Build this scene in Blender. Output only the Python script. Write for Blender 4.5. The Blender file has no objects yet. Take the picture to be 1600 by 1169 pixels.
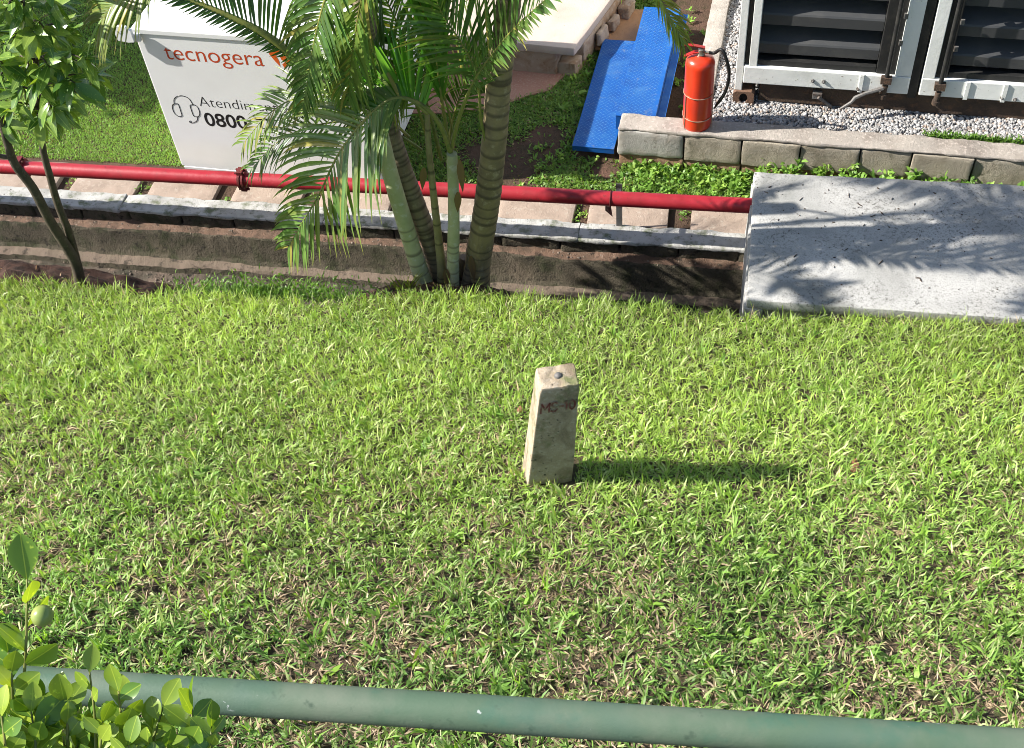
import bpy, bmesh, math, random
import numpy as np
from mathutils import Vector, Matrix, noise
random.seed(7)
rng = np.random.default_rng(11)
SC = bpy.context.scene
COL = SC.collection
R = math.radians

# ------------------------------------------------------------------ camera
FPX, PITCH, ROLL, YAW, CAMH = 1850.0, R(49.15), R(-6.35), R(17.4), 5.5
def cam_axes():
    fw = Vector((0, math.cos(PITCH), -math.sin(PITCH)))
    up = Vector((0, math.sin(PITCH), math.cos(PITCH)))
    rt = Vector((1, 0, 0))
    r = rt * math.cos(ROLL) + up * math.sin(ROLL)
    u = -rt * math.sin(ROLL) + up * math.cos(ROLL)
    M = Matrix.Rotation(YAW, 3, 'Z')
    return M @ r, M @ u, M @ fw
CR, CU, CF = cam_axes()
CAMP = Vector((0, 0, CAMH))
cam_data = bpy.data.cameras.new('camera')
cam = bpy.data.objects.new('camera', cam_data)
COL.objects.link(cam)
cam_data.sensor_width = 36
cam_data.lens = 36 * FPX / 1600
cam_data.clip_start = 0.05
cam_data.clip_end = 600
m = Matrix.Identity(4)
for i in range(3):
    m[i][0], m[i][1], m[i][2], m[i][3] = CR[i], CU[i], -CF[i], CAMP[i]
cam.matrix_world = m
SC.camera = cam

# ------------------------------------------------------------------ light
SUN_DIR = Vector((0.90, 0.20, -0.71)).normalized()
world = bpy.data.worlds.new('World')
SC.world = world
world.use_nodes = True
wn = world.node_tree
bg = wn.nodes['Background']
sky = wn.nodes.new('ShaderNodeTexSky')
sky.sky_type = 'NISHITA'
sky.sun_disc = False
sky.sun_elevation = math.asin(-SUN_DIR.z)
sky.sun_rotation = math.atan2(-SUN_DIR.x, -SUN_DIR.y)
wn.links.new(sky.outputs['Color'], bg.inputs['Color'])
bg.inputs['Strength'].default_value = 0.088
sl = bpy.data.lights.new('sun', 'SUN')
sl.energy = 4.9
sl.angle = R(0.53)
sl.color = (1.0, 0.955, 0.88)
sun = bpy.data.objects.new('sun', sl)
COL.objects.link(sun)
sun.location = (-8, -3, 9)
sun.rotation_euler = SUN_DIR.to_track_quat('-Z', 'Y').to_euler()
SC.view_settings.view_transform = 'Standard'
SC.view_settings.look = 'None'
SC.view_settings.gamma = 1
SC.view_settings.use_curve_mapping = False
SC.view_settings.exposure = 1.2
try:
    SC.cycles.max_bounces = 8
    SC.cycles.transparent_max_bounces = 8
    SC.cycles.use_denoising = True
    SC.cycles.filter_width = 0.9
except Exception:
    pass

# ------------------------------------------------------------------ surveying helpers (photo pixel -> place)
def ray(px, py):
    return CF + CR * ((px - 800) / FPX) - CU * ((py - 584.5) / FPX)
def PZ(px, py, z):
    d = ray(px, py); return CAMP + d * ((z - CAMH) / d.z)
def PY(px, py, y):
    d = ray(px, py); return CAMP + d * (y / d.y)
def PX(px, py, x):
    d = ray(px, py); return CAMP + d * (x / d.x)

# ------------------------------------------------------------------ object helpers
ORIG = {}
def link(o, parent=None):
    COL.objects.link(o)
    if parent is not None:
        o.parent = parent
    return o
def tag(o, label=None, cat=None, group=None, kind=None):
    if label: o['label'] = label
    if cat: o['category'] = cat
    if group: o['group'] = group
    if kind: o['kind'] = kind
    return o
def thing(name, loc, label, cat, group=None, kind=None):
    o = bpy.data.objects.new(name, None)
    o.empty_display_size = 0.1
    o.location = loc
    ORIG[o] = Vector(loc)
    link(o)
    return tag(o, label, cat, group, kind)
def base_of(parent):
    return ORIG.get(parent, Vector((0, 0, 0)))
def mesh_obj(name, me, mat, parent=None, label=None, kind=None):
    o = bpy.data.objects.new(name, me)
    if mat is not None and len(me.materials) == 0:
        me.materials.append(mat)
    link(o, parent)
    if parent is not None:
        ORIG[o] = base_of(parent)
    if label: o['label'] = label
    if kind: o['kind'] = kind
    return o
def smooth(me, angle=None):
    me.polygons.foreach_set('use_smooth', [True] * len(me.polygons))
    if angle is not None:
        try: me.set_sharp_from_angle(angle=R(angle))
        except Exception: pass

class MB:
    """collects shapes in world space; build() links them as one mesh object"""
    def __init__(s): s.v = []; s.f = []; s.c = []; s.mi = []
    def add(s, vs, fs, col=None, mi=0):
        b = len(s.v)
        s.v += [tuple(p) for p in vs]
        s.f += [tuple(i + b for i in f) for f in fs]
        s.mi += [mi] * len(fs)
        s.c += [col if col is not None else 0.0] * len(vs) if not isinstance(col, list) else col
        return s
    def hexa(s, p8, col=None):
        return s.add(p8, [(3, 2, 1, 0), (4, 5, 6, 7), (0, 1, 5, 4), (1, 2, 6, 5), (2, 3, 7, 6), (3, 0, 4, 7)], col)
    def box(s, lo, hi, mat=None):
        x0, y0, z0 = lo; x1, y1, z1 = hi
        p = [Vector(q) for q in [(x0, y0, z0), (x1, y0, z0), (x1, y1, z0), (x0, y1, z0), (x0, y0, z1), (x1, y0, z1), (x1, y1, z1), (x0, y1, z1)]]
        if mat is not None: p = [mat @ q for q in p]
        return s.hexa(p)
    def tube(s, pts, rad, seg=10, caps=True, cols=None):
        pts = [Vector(p) for p in pts]; n = len(pts)
        if not hasattr(rad, '__len__'): rad = [rad] * n
        vs = []; cc = []
        t0 = (pts[1] - pts[0]).normalized()
        ref = Vector((0, 0, 1)) if abs(t0.z) < 0.9 else Vector((0, 1, 0))
        a = t0.cross(ref).normalized()
        for i in range(n):
            t = (pts[min(i + 1, n - 1)] - pts[max(i - 1, 0)]).normalized()
            a = (a - t * a.dot(t)).normalized(); b = t.cross(a)
            for k in range(seg):
                an = 2 * math.pi * k / seg
                vs.append(pts[i] + (a * math.cos(an) + b * math.sin(an)) * rad[i])
                cc.append(cols[i] if cols else 0.0)
        fs = [(i * seg + k, i * seg + (k + 1) % seg, (i + 1) * seg + (k + 1) % seg, (i + 1) * seg + k) for i in range(n - 1) for k in range(seg)]
        if caps:
            fs.append(tuple(reversed(range(seg)))); fs.append(tuple((n - 1) * seg + k for k in range(seg)))
        return s.add(vs, fs, cc)
    def lathe(s, prof, origin, axis=Vector((0, 0, 1)), seg=24):
        axis = Vector(axis).normalized()
        ref = Vector((0, 1, 0)) if abs(axis.y) < 0.9 else Vector((1, 0, 0))
        a = axis.cross(ref).normalized(); b = axis.cross(a)
        o = Vector(origin); vs = []; n = len(prof)
        for r_, h in prof:
            for k in range(seg):
                an = 2 * math.pi * k / seg
                vs.append(o + axis * h + (a * math.cos(an) + b * math.sin(an)) * r_)
        fs = [(i * seg + k, i * seg + (k + 1) % seg, (i + 1) * seg + (k + 1) % seg, (i + 1) * seg + k) for i in range(n - 1) for k in range(seg)]
        fs.append(tuple(reversed(range(seg)))); fs.append(tuple((n - 1) * seg + k for k in range(seg)))
        return s.add(vs, fs)
    def prism(s, poly, off):
        n = len(poly); off = Vector(off)
        vs = [Vector(p) for p in poly] + [Vector(p) + off for p in poly]
        fs = [tuple(reversed(range(n))), tuple(range(n, 2 * n))] + [(i, (i + 1) % n, n + (i + 1) % n, n + i) for i in range(n)]
        return s.add(vs, fs)
    def build(s, name, mat, parent=None, sm=None, label=None, kind=None, bevel=0, col=False):
        o3 = base_of(parent) if parent is not None else Vector((0, 0, 0))
        me = bpy.data.meshes.new(name)
        me.from_pydata([(p[0] - o3.x, p[1] - o3.y, p[2] - o3.z) for p in s.v], [], s.f)
        if col:
            at = me.attributes.new('ring', 'FLOAT', 'POINT')
            at.data.foreach_set('value', [float(c) for c in s.c])
        bm = bmesh.new(); bm.from_mesh(me)
        bmesh.ops.recalc_face_normals(bm, faces=bm.faces)
        if bevel:
            es = [e for e in bm.edges if len(e.link_faces) == 2 and e.calc_face_angle(0) > 0.5]
            bmesh.ops.bevel(bm, geom=es, offset=bevel, segments=2, affect='EDGES', profile=0.6)
        bm.to_mesh(me); bm.free()
        if sm is not None: smooth(me, sm)
        return mesh_obj(name, me, mat, parent, label, kind)

def rough_box(name, lo, hi, mat, parent, amp=0.006, step=0.05, bevel=0.012, M=None, label=None, seed=0, taper=None, freq=9):
    """a box cut fine and knocked about: cast concrete, stone, block"""
    o3 = base_of(parent) if parent is not None else Vector((0, 0, 0))
    lo = Vector(lo); hi = Vector(hi); size = hi - lo
    bm = bmesh.new()
    bmesh.ops.create_cube(bm, size=1.0)
    for v in bm.verts:
        v.co = Vector((lo[i] + (v.co[i] + 0.5) * size[i] for i in range(3)))
    if bevel: bmesh.ops.bevel(bm, geom=list(bm.edges), offset=bevel, segments=2, affect='EDGES', profile=0.5)
    for ax in range(3):
        n = int(size[ax] / step)
        for k in range(1, n):
            co = Vector((0, 0, 0)); co[ax] = lo[ax] + size[ax] * k / n
            no = Vector((0, 0, 0)); no[ax] = 1
            bmesh.ops.bisect_plane(bm, geom=list(bm.verts) + list(bm.edges) + list(bm.faces), plane_co=co, plane_no=no)
    bm.normal_update()
    off = Vector((seed * 3.1, seed * 1.7, seed * 5.3))
    for v in bm.verts:
        v.co += v.normal * (noise.noise(v.co * freq + off) * amp + noise.noise(v.co * freq * 4 + off) * amp * 0.45)
        if taper: v.co = taper(v.co)
    for v in bm.verts:
        if M is not None: v.co = M @ v.co
        v.co -= o3
    me = bpy.data.meshes.new(name)
    bm.to_mesh(me); bm.free()
    smooth(me, 40)
    return mesh_obj(name, me, mat, parent, label)

# ------------------------------------------------------------------ materials
def new_mat(name):
    mt = bpy.data.materials.new(name); mt.use_nodes = True
    nt = mt.node_tree
    return mt, nt, nt.nodes['Principled BSDF'], nt.nodes['Material Output']
def N(nt, t, **kw):
    n = nt.nodes.new(t)
    for k, v in kw.items():
        if k in n.inputs: n.inputs[k].default_value = v
        else: setattr(n, k, v)
    return n
def coords(nt, kind='Object'):
    tc = nt.nodes.new('ShaderNodeTexCoord'); oi = nt.nodes.new('ShaderNodeObjectInfo')
    sc = N(nt, 'ShaderNodeMath', operation='MULTIPLY'); sc.inputs[1].default_value = 41.0
    nt.links.new(oi.outputs['Random'], sc.inputs[0])
    ad = N(nt, 'ShaderNodeVectorMath', operation='ADD')
    nt.links.new(tc.outputs[kind], ad.inputs[0]); nt.links.new(sc.outputs[0], ad.inputs[1])
    return ad.outputs[0]
def noise_fac(nt, vec, scale, lo, hi, detail=4, rough=0.6, dist=0.0):
    n = N(nt, 'ShaderNodeTexNoise', Scale=scale, Detail=detail, Roughness=rough, Distortion=dist)
    nt.links.new(vec, n.inputs['Vector'])
    mr = N(nt, 'ShaderNodeMapRange')
    mr.inputs['From Min'].default_value = lo; mr.inputs['From Max'].default_value = hi
    nt.links.new(n.outputs['Fac'], mr.inputs['Value'])
    return mr.outputs['Result']
def mix(nt, fac, a, b):
    mx = N(nt, 'ShaderNodeMix', data_type='RGBA')
    for sock, val in ((mx.inputs[0], fac), (mx.inputs[6], a), (mx.inputs[7], b)):
        if isinstance(val, (int, float)): sock.default_value = val
        elif isinstance(val, tuple): sock.default_value = (*val, 1.0) if len(val) == 3 else val
        else: nt.links.new(val, sock)
    return mx.outputs[2]
def add_bump(nt, bs, vec, layers, strength=0.5, dist=0.01):
    prev = None
    for scale, w in layers:
        n = N(nt, 'ShaderNodeTexNoise', Scale=scale, Detail=5, Roughness=0.65)
        nt.links.new(vec, n.inputs['Vector'])
        b = N(nt, 'ShaderNodeBump', Strength=strength * w, Distance=dist)
        nt.links.new(n.outputs['Fac'], b.inputs['Height'])
        if prev is not None: nt.links.new(prev, b.inputs['Normal'])
        prev = b.outputs['Normal']
    nt.links.new(prev, bs.inputs['Normal'])
def surface(name, base, layers=(), rough=0.8, bump=None, metal=0.0, spec=0.3, bstr=0.5, bdist=0.01, rough_var=None):
    """base colour with stacked noise layers: (colour, scale, lo, hi)"""
    mt, nt, bs, out = new_mat(name)
    vec = coords(nt)
    base = tuple(v * ALB for v in base)
    layers = [(tuple(v * ALB for v in l[0]),) + tuple(l[1:]) for l in layers]
    c = base
    for col, scale, lo, hi, *rest in layers:
        c = mix(nt, noise_fac(nt, vec, scale, lo, hi, dist=rest[0] if rest else 0.0), c, col)
    if isinstance(c, tuple): bs.inputs['Base Color'].default_value = (*c, 1)
    else: nt.links.new(c, bs.inputs['Base Color'])
    bs.inputs['Roughness'].default_value = rough
    if rough_var:
        f = noise_fac(nt, vec, rough_var[0], 0.3, 0.7)
        mr = N(nt, 'ShaderNodeMapRange'); mr.inputs['To Min'].default_value = rough_var[1]; mr.inputs['To Max'].default_value = rough_var[2]
        nt.links.new(f, mr.inputs['Value']); nt.links.new(mr.outputs['Result'], bs.inputs['Roughness'])
    bs.inputs['Metallic'].default_value = metal
    bs.inputs['Specular IOR Level'].default_value = spec
    if bump: add_bump(nt, bs, vec, bump, bstr, bdist)
    return mt
def leaf_mat(name, rough=0.45, spec=0.4, trans=0.35, gain=(1.25, 1.35, 0.5), attr='tint', base=None, vein=None):
    """leaf blade: reflects its tint, lets light through in a yellower tone"""
    mt, nt, bs, out = new_mat(name)
    if base is None:
        a = N(nt, 'ShaderNodeAttribute', attribute_name=attr); c = a.outputs['Color']
    else:
        oi = nt.nodes.new('ShaderNodeObjectInfo')
        c = mix(nt, oi.outputs['Random'], base[0], base[1])
        vec = coords(nt)
        c = mix(nt, noise_fac(nt, vec, 9, 0.4, 0.75), c, base[2])
        c = mix(nt, noise_fac(nt, vec, 120, 0.62, 0.74), c, tuple(min(1, q * 1.7) for q in base[1]))
        if vein:
            tc = nt.nodes.new('ShaderNodeTexCoord'); sp = nt.nodes.new('ShaderNodeSeparateXYZ'); nt.links.new(tc.outputs['Object'], sp.inputs[0])
            ab = N(nt, 'ShaderNodeMath', operation='ABSOLUTE'); nt.links.new(sp.outputs['X'], ab.inputs[0])
            mr = N(nt, 'ShaderNodeMapRange'); mr.inputs['From Min'].default_value = vein; mr.inputs['From Max'].default_value = 0.0
            nt.links.new(ab.outputs[0], mr.inputs['Value'])
            c = mix(nt, mr.outputs['Result'], c, tuple(min(1, q * 1.15 + 0.01) for q in base[1]))
    nt.links.new(c, bs.inputs['Base Color'])
    bs.inputs['Roughness'].default_value = rough
    bs.inputs['Specular IOR Level'].default_value = spec
    tr = nt.nodes.new('ShaderNodeBsdfTranslucent')
    g = N(nt, 'ShaderNodeMix', data_type='RGBA', blend_type='MULTIPLY'); g.inputs[0].default_value = 1
    nt.links.new(c, g.inputs[6]); g.inputs[7].default_value = (*gain, 1)
    nt.links.new(g.outputs[2], tr.inputs['Color'])
    ms = N(nt, 'ShaderNodeMixShader'); ms.inputs[0].default_value = trans
    nt.links.new(bs.outputs[0], ms.inputs[1]); nt.links.new(tr.outputs[0], ms.inputs[2])
    nt.links.new(ms.outputs[0], out.inputs['Surface'])
    return mt

ALB = 0.76
M = {}
M['soil'] = surface('thatch_soil', (0.10, 0.075, 0.042), [((0.22, 0.16, 0.10), 45, 0.52, 0.7), ((0.045, 0.03, 0.02), 12, 0.48, 0.68), ((0.08, 0.11, 0.03), 20, 0.54, 0.68)], 0.95, [(25, 1), (90, .6)], bstr=0.9, bdist=0.02)
M['red_soil'] = surface('red_soil', (0.10, 0.05, 0.034), [((0.19, 0.11, 0.08), 9, 0.5, 0.72), ((0.035, 0.02, 0.014), 14, 0.46, 0.64)], 0.95, [(30, 1), (120, .6)], bstr=0.9, bdist=0.02)
M['ground'] = surface('ground_soil', (0.10, 0.062, 0.040), [((0.16, 0.085, 0.060), 3, 0.50, 0.70), ((0.06, 0.05, 0.022), 9, 0.5, 0.7)], 0.95, [(25, 1), (90, .6)], bstr=0.9, bdist=0.02)
M['blade'] = leaf_mat('grass_blade', 0.46, 0.36, 0.38, (1.3, 1.3, 0.5))
M['concrete_old'] = surface('old_concrete', (0.34, 0.32, 0.28), [((0.20, 0.19, 0.15), 4, 0.45, 0.72), ((0.13, 0.14, 0.08), 11, 0.55, 0.72), ((0.46, 0.40, 0.34), 17, 0.56, 0.75)], 0.9, [(30, 1), (140, .8)], bstr=0.7)
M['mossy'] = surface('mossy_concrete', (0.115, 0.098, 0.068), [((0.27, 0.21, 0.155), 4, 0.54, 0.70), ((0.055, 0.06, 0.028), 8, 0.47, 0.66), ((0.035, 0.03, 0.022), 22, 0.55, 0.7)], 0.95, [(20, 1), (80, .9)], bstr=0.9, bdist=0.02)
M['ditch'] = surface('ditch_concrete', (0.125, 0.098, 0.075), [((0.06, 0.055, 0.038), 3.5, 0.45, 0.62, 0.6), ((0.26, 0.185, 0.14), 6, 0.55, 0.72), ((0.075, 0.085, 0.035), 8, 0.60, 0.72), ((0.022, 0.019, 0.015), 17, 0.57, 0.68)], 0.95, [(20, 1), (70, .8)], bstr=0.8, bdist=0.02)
M['ledge'] = surface('crumbled_ledge', (0.24, 0.15, 0.105), [((0.12, 0.085, 0.06), 8, 0.45, 0.66), ((0.04, 0.032, 0.024), 14, 0.55, 0.68), ((0.34, 0.25, 0.19), 24, 0.58, 0.72)], 0.95, [(30, 1), (110, .8)], bstr=1.0, bdist=0.02)
M['silt'] = surface('ditch_silt', (0.215, 0.165, 0.125), [((0.19, 0.15, 0.11), 6, 0.45, 0.66), ((0.08, 0.065, 0.05), 16, 0.58, 0.7)], 0.95, [(30, 1), (110, .8)], bstr=0.7, bdist=0.02)
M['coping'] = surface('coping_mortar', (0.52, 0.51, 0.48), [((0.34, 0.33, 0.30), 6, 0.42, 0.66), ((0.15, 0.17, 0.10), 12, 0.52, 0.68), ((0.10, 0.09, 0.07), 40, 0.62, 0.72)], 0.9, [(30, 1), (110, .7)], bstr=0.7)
M['slab'] = surface('paving_concrete', (0.44, 0.34, 0.27), [((0.33, 0.255, 0.20), 7, 0.45, 0.7), ((0.52, 0.44, 0.36), 23, 0.55, 0.75), ((0.16, 0.12, 0.09), 60, 0.66, 0.74)], 0.9, [(50, 1), (200, .6)], bstr=0.5)
M['block'] = surface('concrete_block', (0.45, 0.395, 0.31), [((0.26, 0.225, 0.165), 7, 0.45, 0.7), ((0.42, 0.38, 0.31), 20, 0.55, 0.75), ((0.09, 0.085, 0.05), 12, 0.62, 0.78)], 0.95, [(45, 1), (160, .8)], bstr=0.9)
M['plaster'] = surface('wall_plaster', (0.45, 0.43, 0.39), [((0.36, 0.31, 0.25), 6, 0.45, 0.7), ((0.16, 0.14, 0.11), 21, 0.63, 0.74)], 0.92, [(45, 1), (160, .6)], bstr=0.6)
M['capping'] = surface('capping_mortar', (0.44, 0.395, 0.345), [((0.29, 0.25, 0.215), 6, 0.45, 0.7), ((0.60, 0.52, 0.46), 40, 0.52, 0.7), ((0.18, 0.15, 0.12), 55, 0.64, 0.73)], 0.95, [(60, 1), (220, .7)], bstr=0.7)
M['footing'] = surface('wall_footing', (0.36, 0.22, 0.14), [((0.26, 0.15, 0.09), 10, 0.45, 0.7), ((0.44, 0.33, 0.24), 24, 0.55, 0.75)], 0.95, [(40, 1), (150, .8)], bstr=0.8)
M['terracotta'] = surface('terracotta_path', (0.46, 0.25, 0.175), [((0.40, 0.20, 0.14), 5, 0.45, 0.7), ((0.52, 0.33, 0.25), 60, 0.5, 0.7)], 0.92, [(90, 1), (250, .6)], bstr=0.4)
M['tank'] = None
M['post'] = None
M['platform'] = surface('platform_screed', (0.60, 0.50, 0.43), [((0.53, 0.42, 0.35), 4, 0.45, 0.7), ((0.38, 0.29, 0.23), 40, 0.66, 0.74)], 0.9, [(60, 1), (200, .5)], bstr=0.35)
M['platform_edge'] = surface('platform_edge_concrete', (0.40, 0.37, 0.29), [((0.26, 0.22, 0.15), 10, 0.48, 0.7)], 0.92, [(50, 1), (160, .8)], bstr=0.8)
M['masonry'] = surface('render_masonry', (0.50, 0.38, 0.28), [((0.36, 0.23, 0.14), 5, 0.48, 0.62, 0.8), ((0.58, 0.47, 0.37), 16, 0.55, 0.75)], 0.92, [(35, 1), (130, .7)], bstr=0.7)
M['white'] = surface('white_paint', (0.95, 0.95, 0.94), [((0.90, 0.895, 0.88), 3, 0.45, 0.75)], 0.35, None, spec=0.4)
M['orange_print'] = surface('orange_print', (0.60, 0.075, 0.02), [], 0.4)
M['orange_logo'] = surface('orange_logo', (0.75, 0.13, 0.02), [], 0.4)
M['black_print'] = surface('black_print', (0.012, 0.012, 0.013), [], 0.4)
M['red_pipe'] = surface('red_pipe_paint', (0.42, 0.022, 0.035), [((0.30, 0.015, 0.022), 6, 0.48, 0.72), ((0.20, 0.03, 0.03), 34, 0.6, 0.74), ((0.52, 0.09, 0.09), 17, 0.62, 0.8)], 0.42, [(40, 1)], spec=0.4, bstr=0.15, rough_var=(8, 0.32, 0.6))
M['clamp'] = surface('rusty_clamp', (0.16, 0.018, 0.02), [((0.10, 0.03, 0.02), 20, 0.5, 0.7)], 0.65, [(60, 1)], bstr=0.4)
M['grey_steel'] = surface('grey_steel', (0.20, 0.19, 0.18), [((0.11, 0.08, 0.065), 18, 0.5, 0.7)], 0.6, [(60, 1)], bstr=0.3, metal=0.3)
M['blue'] = surface('blue_paint', (0.008, 0.105, 0.40), [((0.05, 0.17, 0.43), 9, 0.5, 0.72), ((0.23, 0.25, 0.30), 13, 0.62, 0.78, 0.6), ((0.16, 0.10, 0.06), 40, 0.66, 0.74), ((0.008, 0.07, 0.30), 4, 0.5, 0.7)], 0.42, [(50, 1)], bstr=0.12, spec=0.45)
M['blue_worn'] = surface('worn_blue_paint', (0.06, 0.19, 0.45), [((0.22, 0.28, 0.38), 20, 0.5, 0.75)], 0.4, None, spec=0.5)
M['plywood'] = surface('plywood', (0.55, 0.30, 0.15), [((0.45, 0.24, 0.12), 6, 0.45, 0.7, 2.0), ((0.33, 0.18, 0.09), 26, 0.62, 0.74)], 0.8, [(60, 1)], bstr=0.3)
M['ext_red'] = surface('extinguisher_red', (0.78, 0.055, 0.018), [((0.68, 0.042, 0.016), 5, 0.45, 0.7)], 0.28, None, spec=0.5)
M['ext_dark'] = surface('valve_red', (0.42, 0.02, 0.015), [((0.2, 0.02, 0.015), 30, 0.55, 0.7)], 0.4)
M['wire'] = surface('steel_wire', (0.55, 0.36, 0.26), [((0.4, 0.2, 0.12), 30, 0.5, 0.7)], 0.4, metal=0.5)
M['rubber'] = surface('black_rubber', (0.012, 0.012, 0.012), [], 0.5)
M['brass'] = surface('valve_metal', (0.45, 0.40, 0.33), [], 0.35, metal=0.8)
M['cont_white'] = surface('container_white', (0.90, 0.91, 0.88), [((0.76, 0.77, 0.73), 5, 0.45, 0.72), ((0.35, 0.24, 0.13), 9, 0.68, 0.78), ((0.22, 0.17, 0.11), 40, 0.68, 0.75)], 0.5, [(40, 1)], bstr=0.15)
M['cont_black'] = surface('black_steel', (0.022, 0.022, 0.022), [((0.05, 0.047, 0.042), 9, 0.5, 0.75)], 0.55, [(50, 1)], bstr=0.15)
M['louver'] = surface('louver_paint', (0.055, 0.057, 0.06), [((0.085, 0.083, 0.08), 5, 0.48, 0.74)], 0.5, None, spec=0.4)
M['rust'] = surface('rusty_chassis', (0.09, 0.06, 0.042), [((0.045, 0.035, 0.03), 8, 0.45, 0.7), ((0.17, 0.09, 0.05), 20, 0.55, 0.75)], 0.85, [(40, 1), (140, .6)], bstr=0.6)
M['foot'] = surface('corner_casting_paint', (0.20, 0.115, 0.075), [((0.12, 0.07, 0.045), 12, 0.48, 0.7)], 0.75, [(50, 1)], bstr=0.4)
M['shade_fill'] = surface('hollow_shade', (0.01, 0.01, 0.01), [], 0.9)  # near-black colour stands in for shade inside the hollows
M['stone'] = None
M['gravel_bed'] = surface('gravel_bed', (0.26, 0.25, 0.245), [((0.14, 0.13, 0.12), 40, 0.45, 0.65)], 0.95, [(60, 1), (160, .7)], bstr=1.0, bdist=0.02)
M['green_pipe'] = surface('green_rail_paint', (0.095, 0.155, 0.098), [((0.155, 0.19, 0.135), 7, 0.45, 0.68), ((0.065, 0.15, 0.10), 11, 0.56, 0.70), ((0.05, 0.085, 0.055), 30, 0.62, 0.72), ((0.085, 0.15, 0.11), 4, 0.5, 0.7), ((0.36, 0.13, 0.11), 13, 0.70, 0.76), ((0.42, 0.46, 0.44), 50, 0.70, 0.74)], 0.55, [(25, .5), (230, .8)], bstr=0.12, spec=0.3, rough_var=(14, 0.5, 0.75))
M['bark'] = surface('tree_bark', (0.12, 0.095, 0.065), [((0.065, 0.055, 0.036), 14, 0.45, 0.7), ((0.19, 0.17, 0.12), 30, 0.58, 0.75)], 0.9, [(50, 1), (150, .7)], bstr=0.7)
M['leaf_tree'] = leaf_mat('tree_leaf', 0.26, 0.6, 0.26, (1.5, 1.5, 0.35), base=((0.085, 0.19, 0.035), (0.30, 0.40, 0.08), (0.07, 0.155, 0.03)), vein=0.0022)
M['leaf_bush'] = leaf_mat('bush_leaf', 0.24, 0.6, 0.32, (1.5, 1.5, 0.3), base=((0.11, 0.235, 0.035), (0.34, 0.43, 0.05), (0.10, 0.20, 0.035)), vein=0.0005)
M['leaf_far'] = leaf_mat('far_leaf', 0.4, 0.4, 0.3, (1.3, 1.3, 0.4))
M['leaflet'] = leaf_mat('palm_leaflet', 0.29, 0.5, 0.30, (1.15, 1.35, 0.35))
M['rachis'] = surface('palm_rachis', (0.24, 0.26, 0.06), [((0.34, 0.30, 0.08), 9, 0.45, 0.7), ((0.13, 0.17, 0.04), 20, 0.5, 0.7)], 0.5)
M['berry'] = surface('green_berry', (0.27, 0.36, 0.09), [((0.33, 0.38, 0.12), 30, 0.5, 0.7)], 0.3)

def tank_material():
    mt, nt, bs, out = new_mat('stained_concrete')
    vec = coords(nt)
    c = mix(nt, noise_fac(nt, vec, 3, 0.4, 0.7), (0.40, 0.392, 0.375), (0.285, 0.28, 0.265))
    c = mix(nt, noise_fac(nt, vec, 90, 0.50, 0.72), c, (0.24, 0.235, 0.22))
    c = mix(nt, noise_fac(nt, vec, 1.7, 0.50, 0.70, dist=0.8), c, (0.215, 0.215, 0.20))
    patch = noise_fac(nt, vec, 2.6, 0.38, 0.60)
    speck = noise_fac(nt, vec, 55, 0.52, 0.63, detail=6, rough=0.75)
    mu = N(nt, 'ShaderNodeMath', operation='MULTIPLY'); nt.links.new(patch, mu.inputs[0]); nt.links.new(speck, mu.inputs[1])
    c = mix(nt, mu.outputs[0], c, (0.085, 0.08, 0.072))
    blot = noise_fac(nt, vec, 16, 0.68, 0.74, detail=6, rough=0.7)
    c = mix(nt, blot, c, (0.085, 0.075, 0.065))
    nt.links.new(c, bs.inputs['Base Color'])
    bs.inputs['Roughness'].default_value = 0.9
    add_bump(nt, bs, vec, [(35, 1), (150, .7)], 0.35)
    return mt
M['tank'] = tank_material()
def post_material():
    mt, nt, bs, out = new_mat('marker_concrete')
    vec = coords(nt)
    c = mix(nt, noise_fac(nt, vec, 8, 0.4, 0.7), (0.43, 0.35, 0.255), (0.29, 0.23, 0.155))
    c = mix(nt, noise_fac(nt, vec, 60, 0.5, 0.72), c, (0.50, 0.43, 0.34))
    c = mix(nt, noise_fac(nt, vec, 5, 0.50, 0.68, dist=1.0), c, (0.20, 0.155, 0.10))
    c = mix(nt, noise_fac(nt, vec, 8, 0.56, 0.70), c, (0.17, 0.18, 0.075))
    c = mix(nt, noise_fac(nt, vec, 42, 0.635, 0.68), c, (0.06, 0.05, 0.035))
    nt.links.new(c, bs.inputs['Base Color']); bs.inputs['Roughness'].default_value = 0.95
    add_bump(nt, bs, vec, [(60, 1), (220, .8)], 0.7)
    return mt
M['post'] = post_material()
def stone_material():
    mt, nt, bs, out = new_mat('gravel_stone')
    a = N(nt, 'ShaderNodeAttribute', attribute_name='tint')
    nt.links.new(a.outputs['Color'], bs.inputs['Base Color']); bs.inputs['Roughness'].default_value = 0.85
    return mt
M['stone'] = stone_material()
def stem_material(name, body, dark, ringc, patch):
    mt, nt, bs, out = new_mat(name)
    vec = coords(nt)
    c = mix(nt, noise_fac(nt, vec, 7, 0.42, 0.68), body, dark)
    c = mix(nt, noise_fac(nt, vec, 18, 0.55, 0.7), c, patch)
    a = N(nt, 'ShaderNodeAttribute', attribute_name='ring')
    c = mix(nt, a.outputs['Fac'], c, ringc)
    nt.links.new(c, bs.inputs['Base Color']); bs.inputs['Roughness'].default_value = 0.7
    add_bump(nt, bs, vec, [(40, 1), (160, .7)], 0.4)
    return mt
M['stem_brown'] = stem_material('palm_stem_brown', (0.25, 0.20, 0.125), (0.15, 0.115, 0.075), (0.05, 0.035, 0.025), (0.33, 0.27, 0.19))
M['stem_olive'] = stem_material('palm_stem_olive', (0.30, 0.26, 0.12), (0.20, 0.165, 0.08), (0.04, 0.028, 0.018), (0.36, 0.31, 0.18))
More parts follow.
